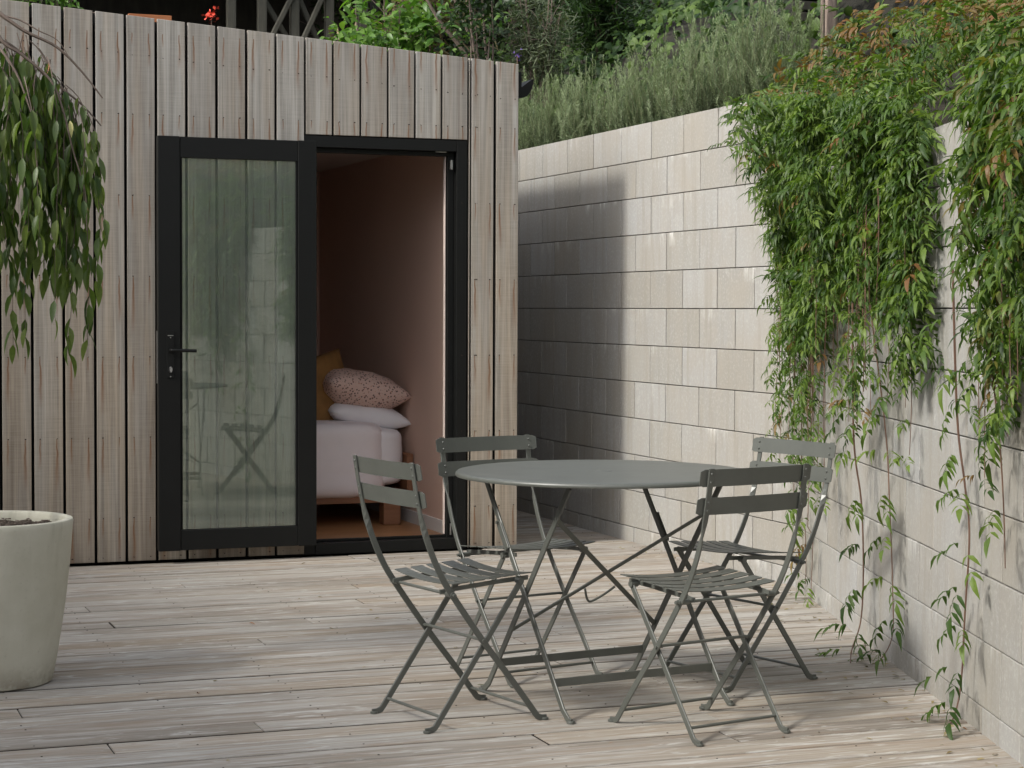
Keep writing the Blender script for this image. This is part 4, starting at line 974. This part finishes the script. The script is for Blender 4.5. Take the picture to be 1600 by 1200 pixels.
# strap leaved plant
sp_ = empty('strap_leaf_plant', (.15, 5.0, hz(.15, 5.0)), label='arching bright strap-leaved clump just above the cabin roof edge', cat='plant')
pos = []; X_ = []; Z_ = []; sc = []
for i in range(130):
    a = random.uniform(0, 6.283); e = random.uniform(.3, 1.6); pos.append(Vector((.15 + .1 * math.cos(a) + random.gauss(0, .15), 5.0 + .08 * math.sin(a), 3.0))); X_.append(Vector((math.cos(a), math.sin(a), e))); Z_.append(Vector((-math.cos(a) * e, -math.sin(a) * e, 1))); sc.append(random.uniform(.3, .52))
ls = blade(1, .06, 7, .45, .2); me = leaves_mesh(ls[0], ls[1], np.array(pos), np.array(X_), np.array(Z_), np.array(sc)); obj('foliage', me, M['broad'], sp_, world=True, kind='stuff')
# leaning bare stems
ln = empty('bare_shrub', (.95, 5.3, hz(.95, 5.3)), label='leaning brown bare-stemmed shrub crossing above the cabin roof', cat='shrub')
for i, pts in enumerate([[(1.02, 5.2, 3.0), (.78, 5.2, 3.35), (.55, 5.2, 3.62), (.30, 5.2, 4.05)], [(1.0, 5.35, 3.0), (.92, 5.35, 3.4), (.75, 5.35, 3.8), (.60, 5.35, 4.2)], [(1.05, 5.3, 3.0), (1.0, 5.3, 3.5), (.95, 5.3, 4.2)], [(1.3, 5.0, 3.0), (1.27, 5.0, 3.5), (1.18, 5.0, 4.2)], [(1.0, 5.25, 3.1), (.85, 5.25, 3.6), (.82, 5.3, 4.2)]]):
    m_ = MB(); c = catmull(pts, 6); m_.tube(c, list(np.linspace(.024 if i < 1 else .014, .008, len(c))), 7); obj('stem', m_.mesh(True), M['bark'], ln, world=True)
pos = [Vector((random.uniform(.4, 1.3), 5.2 + random.gauss(0, .12), random.uniform(3.3, 4.2))) for _ in range(160)]
me = leaves_mesh(lb[0], lb[1], np.array(pos), rng.normal(0, 1, (160, 3)), np.array([[0, -.5, 1.]]) + rng.normal(0, .3, (160, 3)), rng.uniform(.05, .09, 160)); obj('foliage', me, M['broad'], ln, world=True, kind='stuff')
# red and purple flowers
def flower(name, mat, c, r_, n, label):
    f = MB()
    for i in range(n):
        a = random.uniform(0, 6.283); q = Vector((random.gauss(0, r_ * .5), random.gauss(0, r_ * .4), random.gauss(0, r_ * .55))); rot = Matrix.Rotation(random.uniform(0, 6), 3, (random.random(), random.random(), random.random()))
        f.add([Vector(c) + q + rot @ Vector(v) * r_ * .8 for v in ((0, 0, 0), (.5, -.35, .1), (.9, 0, .05), (.5, .35, .1))], [(0, 1, 2, 3)])
    root = empty(name, c, label=label, cat='flower'); obj('petals', f.mesh(), mat, root, world=True, kind='stuff')
    s_ = MB(); s_.tube([(c[0], c[1], c[2]), (c[0] + .01, c[1], c[2] - .35)], .004, 5); obj('stem', s_.mesh(True), M['stem'], root, world=True)
flower('red_flower', M['redpetal'], (-1.43, 4.4, 3.40), .045, 40, 'small red geranium flower head peeking over the cabin roof at left')
flower('purple_flower', M['purple'], (1.02, 4.6, 3.25), .03, 16, 'tiny purple flower above the cabin roof corner')

# ------------------------------------------------------------------ timber structure of the house above
el = empty('elevated_deck', (-1.2, 8.6, 3.2), label='dark timber undercroft with posts and crossed braces behind the cabin roof', cat='deck')
def EL(name, me, mat, **k): return obj(name, me, mat, el, world=True, **k)
for x_ in (-.499, -.213, .094, .424, .751): EL('post', cbox(.078, .085, 2.4, .004), M['postwood'], loc=(x_, 8.0, 4.2))
def brace(a, b): m_ = MB(); m_.bar([a, b], Vector((1, 0, .3)), .05, .04); EL('brace', m_.mesh(), M['postwood'])
for (a_, b_) in ((-.167, .055), (.035, -.137), (.175, .335), (.32, .165)): brace((a_ - (b_ - a_) * .35, 8.06 if b_ > a_ else 7.94, 4.22), (b_ + (b_ - a_) * .3, 8.06 if b_ > a_ else 7.94, 3.66))
EL('beam', cbox(6.5, .09, .22, .004), M['darkwood'], loc=(-2.3, 8.0, 4.62)); EL('back_wall', cbox(7.5, .1, 3.2, .004), M['darkwood'], loc=(-2.4, 10.8, 4.2)); EL('floor_slab', cbox(7.5, 3.4, .12, .004), M['darkwood'], loc=(-2.4, 9.3, 5.0))
EL('side_beam', cbox(3.0, .08, .16, .004), M['darkwood'], loc=(-2.6, 7.2, 4.10)); EL('fascia', cbox(.10, .05, .12, .003), M['white'], loc=(-2.55, 7.0, 4.13))
EL('orange_board', cbox(.37, .04, .07, .003), M['orange'], loc=(-1.40, 7.1, 3.745))
EL('side_wall', cbox(.08, 2.4, 3.0, .003), M['darkwood'], loc=(.95, 9.5, 4.2))
# trunk and slatted shed at top right
tk = empty('tree_trunk', (1.52, .6, 2.8), label='pale barked tree trunk above the right end of the rosemary', cat='tree')
m_ = MB(); c = catmull([(1.50, .6, 2.6), (1.52, .6, 3.1), (1.51, .6, 3.6), (1.55, .65, 4.8)], 6); m_.tube(c, [.042 + .005 * math.sin(i * 1.7) for i in range(len(c))], 10); obj('trunk', m_.mesh(True), mat_wood('pale_bark', (.15, .11, .09), (.32, .25, .205), (25, 25, 5), .85), tk, world=True)
m_ = MB(); c = catmull([(1.43, .55, 2.6), (1.44, .55, 3.1), (1.42, .55, 4.6)], 6); m_.tube(c, .014, 8); obj('trunk', m_.mesh(True), M['bark'], tk, world=True)
sh = empty('slatted_shed', (1.9, 1.2, 3.0), label='dark slatted timber wall glimpsed behind the tree trunk', cat='shed')
for i in range(8): obj('slat', cbox(.62, .025, .055, .003), M['darkwood'], sh, world=True, loc=(1.95, 1.2, 3.05 + i * .07))
obj('backing', cbox(.62, .02, .62, .0), M['blackrub'], sh, world=True, loc=(1.95, 1.235, 3.3))

# ------------------------------------------------------------------ litter on the deck
for i, (x_, y_, sc_, lab) in enumerate([(-1.60, -4.66, .035, 'orange brown fallen leaf under the foot of the front chair'), (-3.10, -3.42, .03, 'small dry leaf on the deck near the planter'), (-2.62, -2.05, .03, 'dry leaf on the deck in front of the open door'), (-1.02, -4.72, .02, 'scrap of bark on the deck beside the angled wall'), (-2.10, -4.55, .02, 'tiny dark leaf on the deck before the table')]):
    o = obj('fallen_leaf', tms[i % 5].copy(), M['clay']); o.data.materials.clear(); o.data.materials.append(M['clay']); o.location = (x_, y_, .004); o.rotation_euler = (.1, 0, random.uniform(0, 6)); o.scale = (sc_,) * 3; tag(o, lab, 'leaf')

# tall dark hedge closing the view behind everything
hg = empty('hedge', (3.0, 13.0, 2.5), label='tall dark hedge far behind the shrubs and the ivy bank', cat='hedge')
n_ = 24000; ph = np.stack([rng.uniform(-1.5, 13, n_), rng.normal(13, .35, n_), rng.uniform(2.6, 7.2, n_)], 1); ph[:, 1] += .5 * np.sin(ph[:, 0] * 2.1) * np.cos(ph[:, 2] * 1.7) - (ph[:, 0] > 4) * (ph[:, 0] - 4) * .8
me = leaves_mesh(lb[0], lb[1], ph, rng.normal(0, 1, (n_, 3)), np.array([[0, -.8, .8]]) + rng.normal(0, .4, (n_, 3)), rng.uniform(.09, .17, n_)); obj('foliage', me, M['darkleaf'], hg, world=True, kind='stuff')
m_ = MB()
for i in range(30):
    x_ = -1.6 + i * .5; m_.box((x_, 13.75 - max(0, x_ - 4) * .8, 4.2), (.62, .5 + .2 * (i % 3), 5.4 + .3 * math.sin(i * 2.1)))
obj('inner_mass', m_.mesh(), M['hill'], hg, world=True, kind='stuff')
m_ = MB()
for i in range(24): m_.tube([(-1.2 + i * .6, 13.3 - max(0, (-1.2 + i * .6) - 4) * .8, 2), (-1.2 + i * .6 + random.uniform(-.2, .2), 13.3 - max(0, (-1.2 + i * .6) - 4) * .8, 7)], .06, 6)
obj('stems', m_.mesh(True), M['bark'], hg, world=True, kind='stuff')

# tall hedge added out of view on the left to shade that deck part
hl = empty('hedge', (-8.6, -5.5, -.15), label='unseen tall hedge added at the far left to shade the deck', cat='hedge')
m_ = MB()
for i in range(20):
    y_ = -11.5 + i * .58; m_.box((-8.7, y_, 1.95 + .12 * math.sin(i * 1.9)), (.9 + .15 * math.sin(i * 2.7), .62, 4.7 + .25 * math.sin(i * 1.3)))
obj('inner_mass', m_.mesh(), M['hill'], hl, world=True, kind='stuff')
n_ = 9000; ph = np.stack([-8.15 + rng.normal(0, .12, n_), rng.uniform(-11.8, -.2, n_), rng.uniform(0, 4.7, n_)], 1)
q_ = rng.random(n_) < .3; ph[q_, 0] = rng.uniform(-9.3, -8.1, q_.sum()); ph[q_, 2] = 4.47 + rng.normal(0, .14, q_.sum())
me = leaves_mesh(lb[0], lb[1], ph, rng.normal(0, 1, (n_, 3)), np.array([[.9, 0, .5]]) + rng.normal(0, .4, (n_, 3)), rng.uniform(.08, .14, n_)); obj('foliage', me, M['broad'], hl, world=True, kind='stuff')

ps = []; 
for i in range(150):
    y_ = random.uniform(-5.4, -.2); w_ = abs(random.gauss(0, .14)) + .012 if random.random() < .75 else random.uniform(0, 2.6); ps.append(Vector((wallx(y_) - w_, y_, .004)))
me = leaves_mesh(lt[0], lt[1], np.array(ps), np.stack([rng.normal(0, 1, 150), rng.normal(0, 1, 150), rng.normal(0, .08, 150)], 1), np.array([[0, 0, 1.]]) + rng.normal(0, .15, (150, 3)), rng.uniform(.012, .038, 150))
tag(obj('leaf_litter', me, M['dry']), 'scattered tiny dry leaves along the foot of the angled wall', 'litter', kind='stuff')
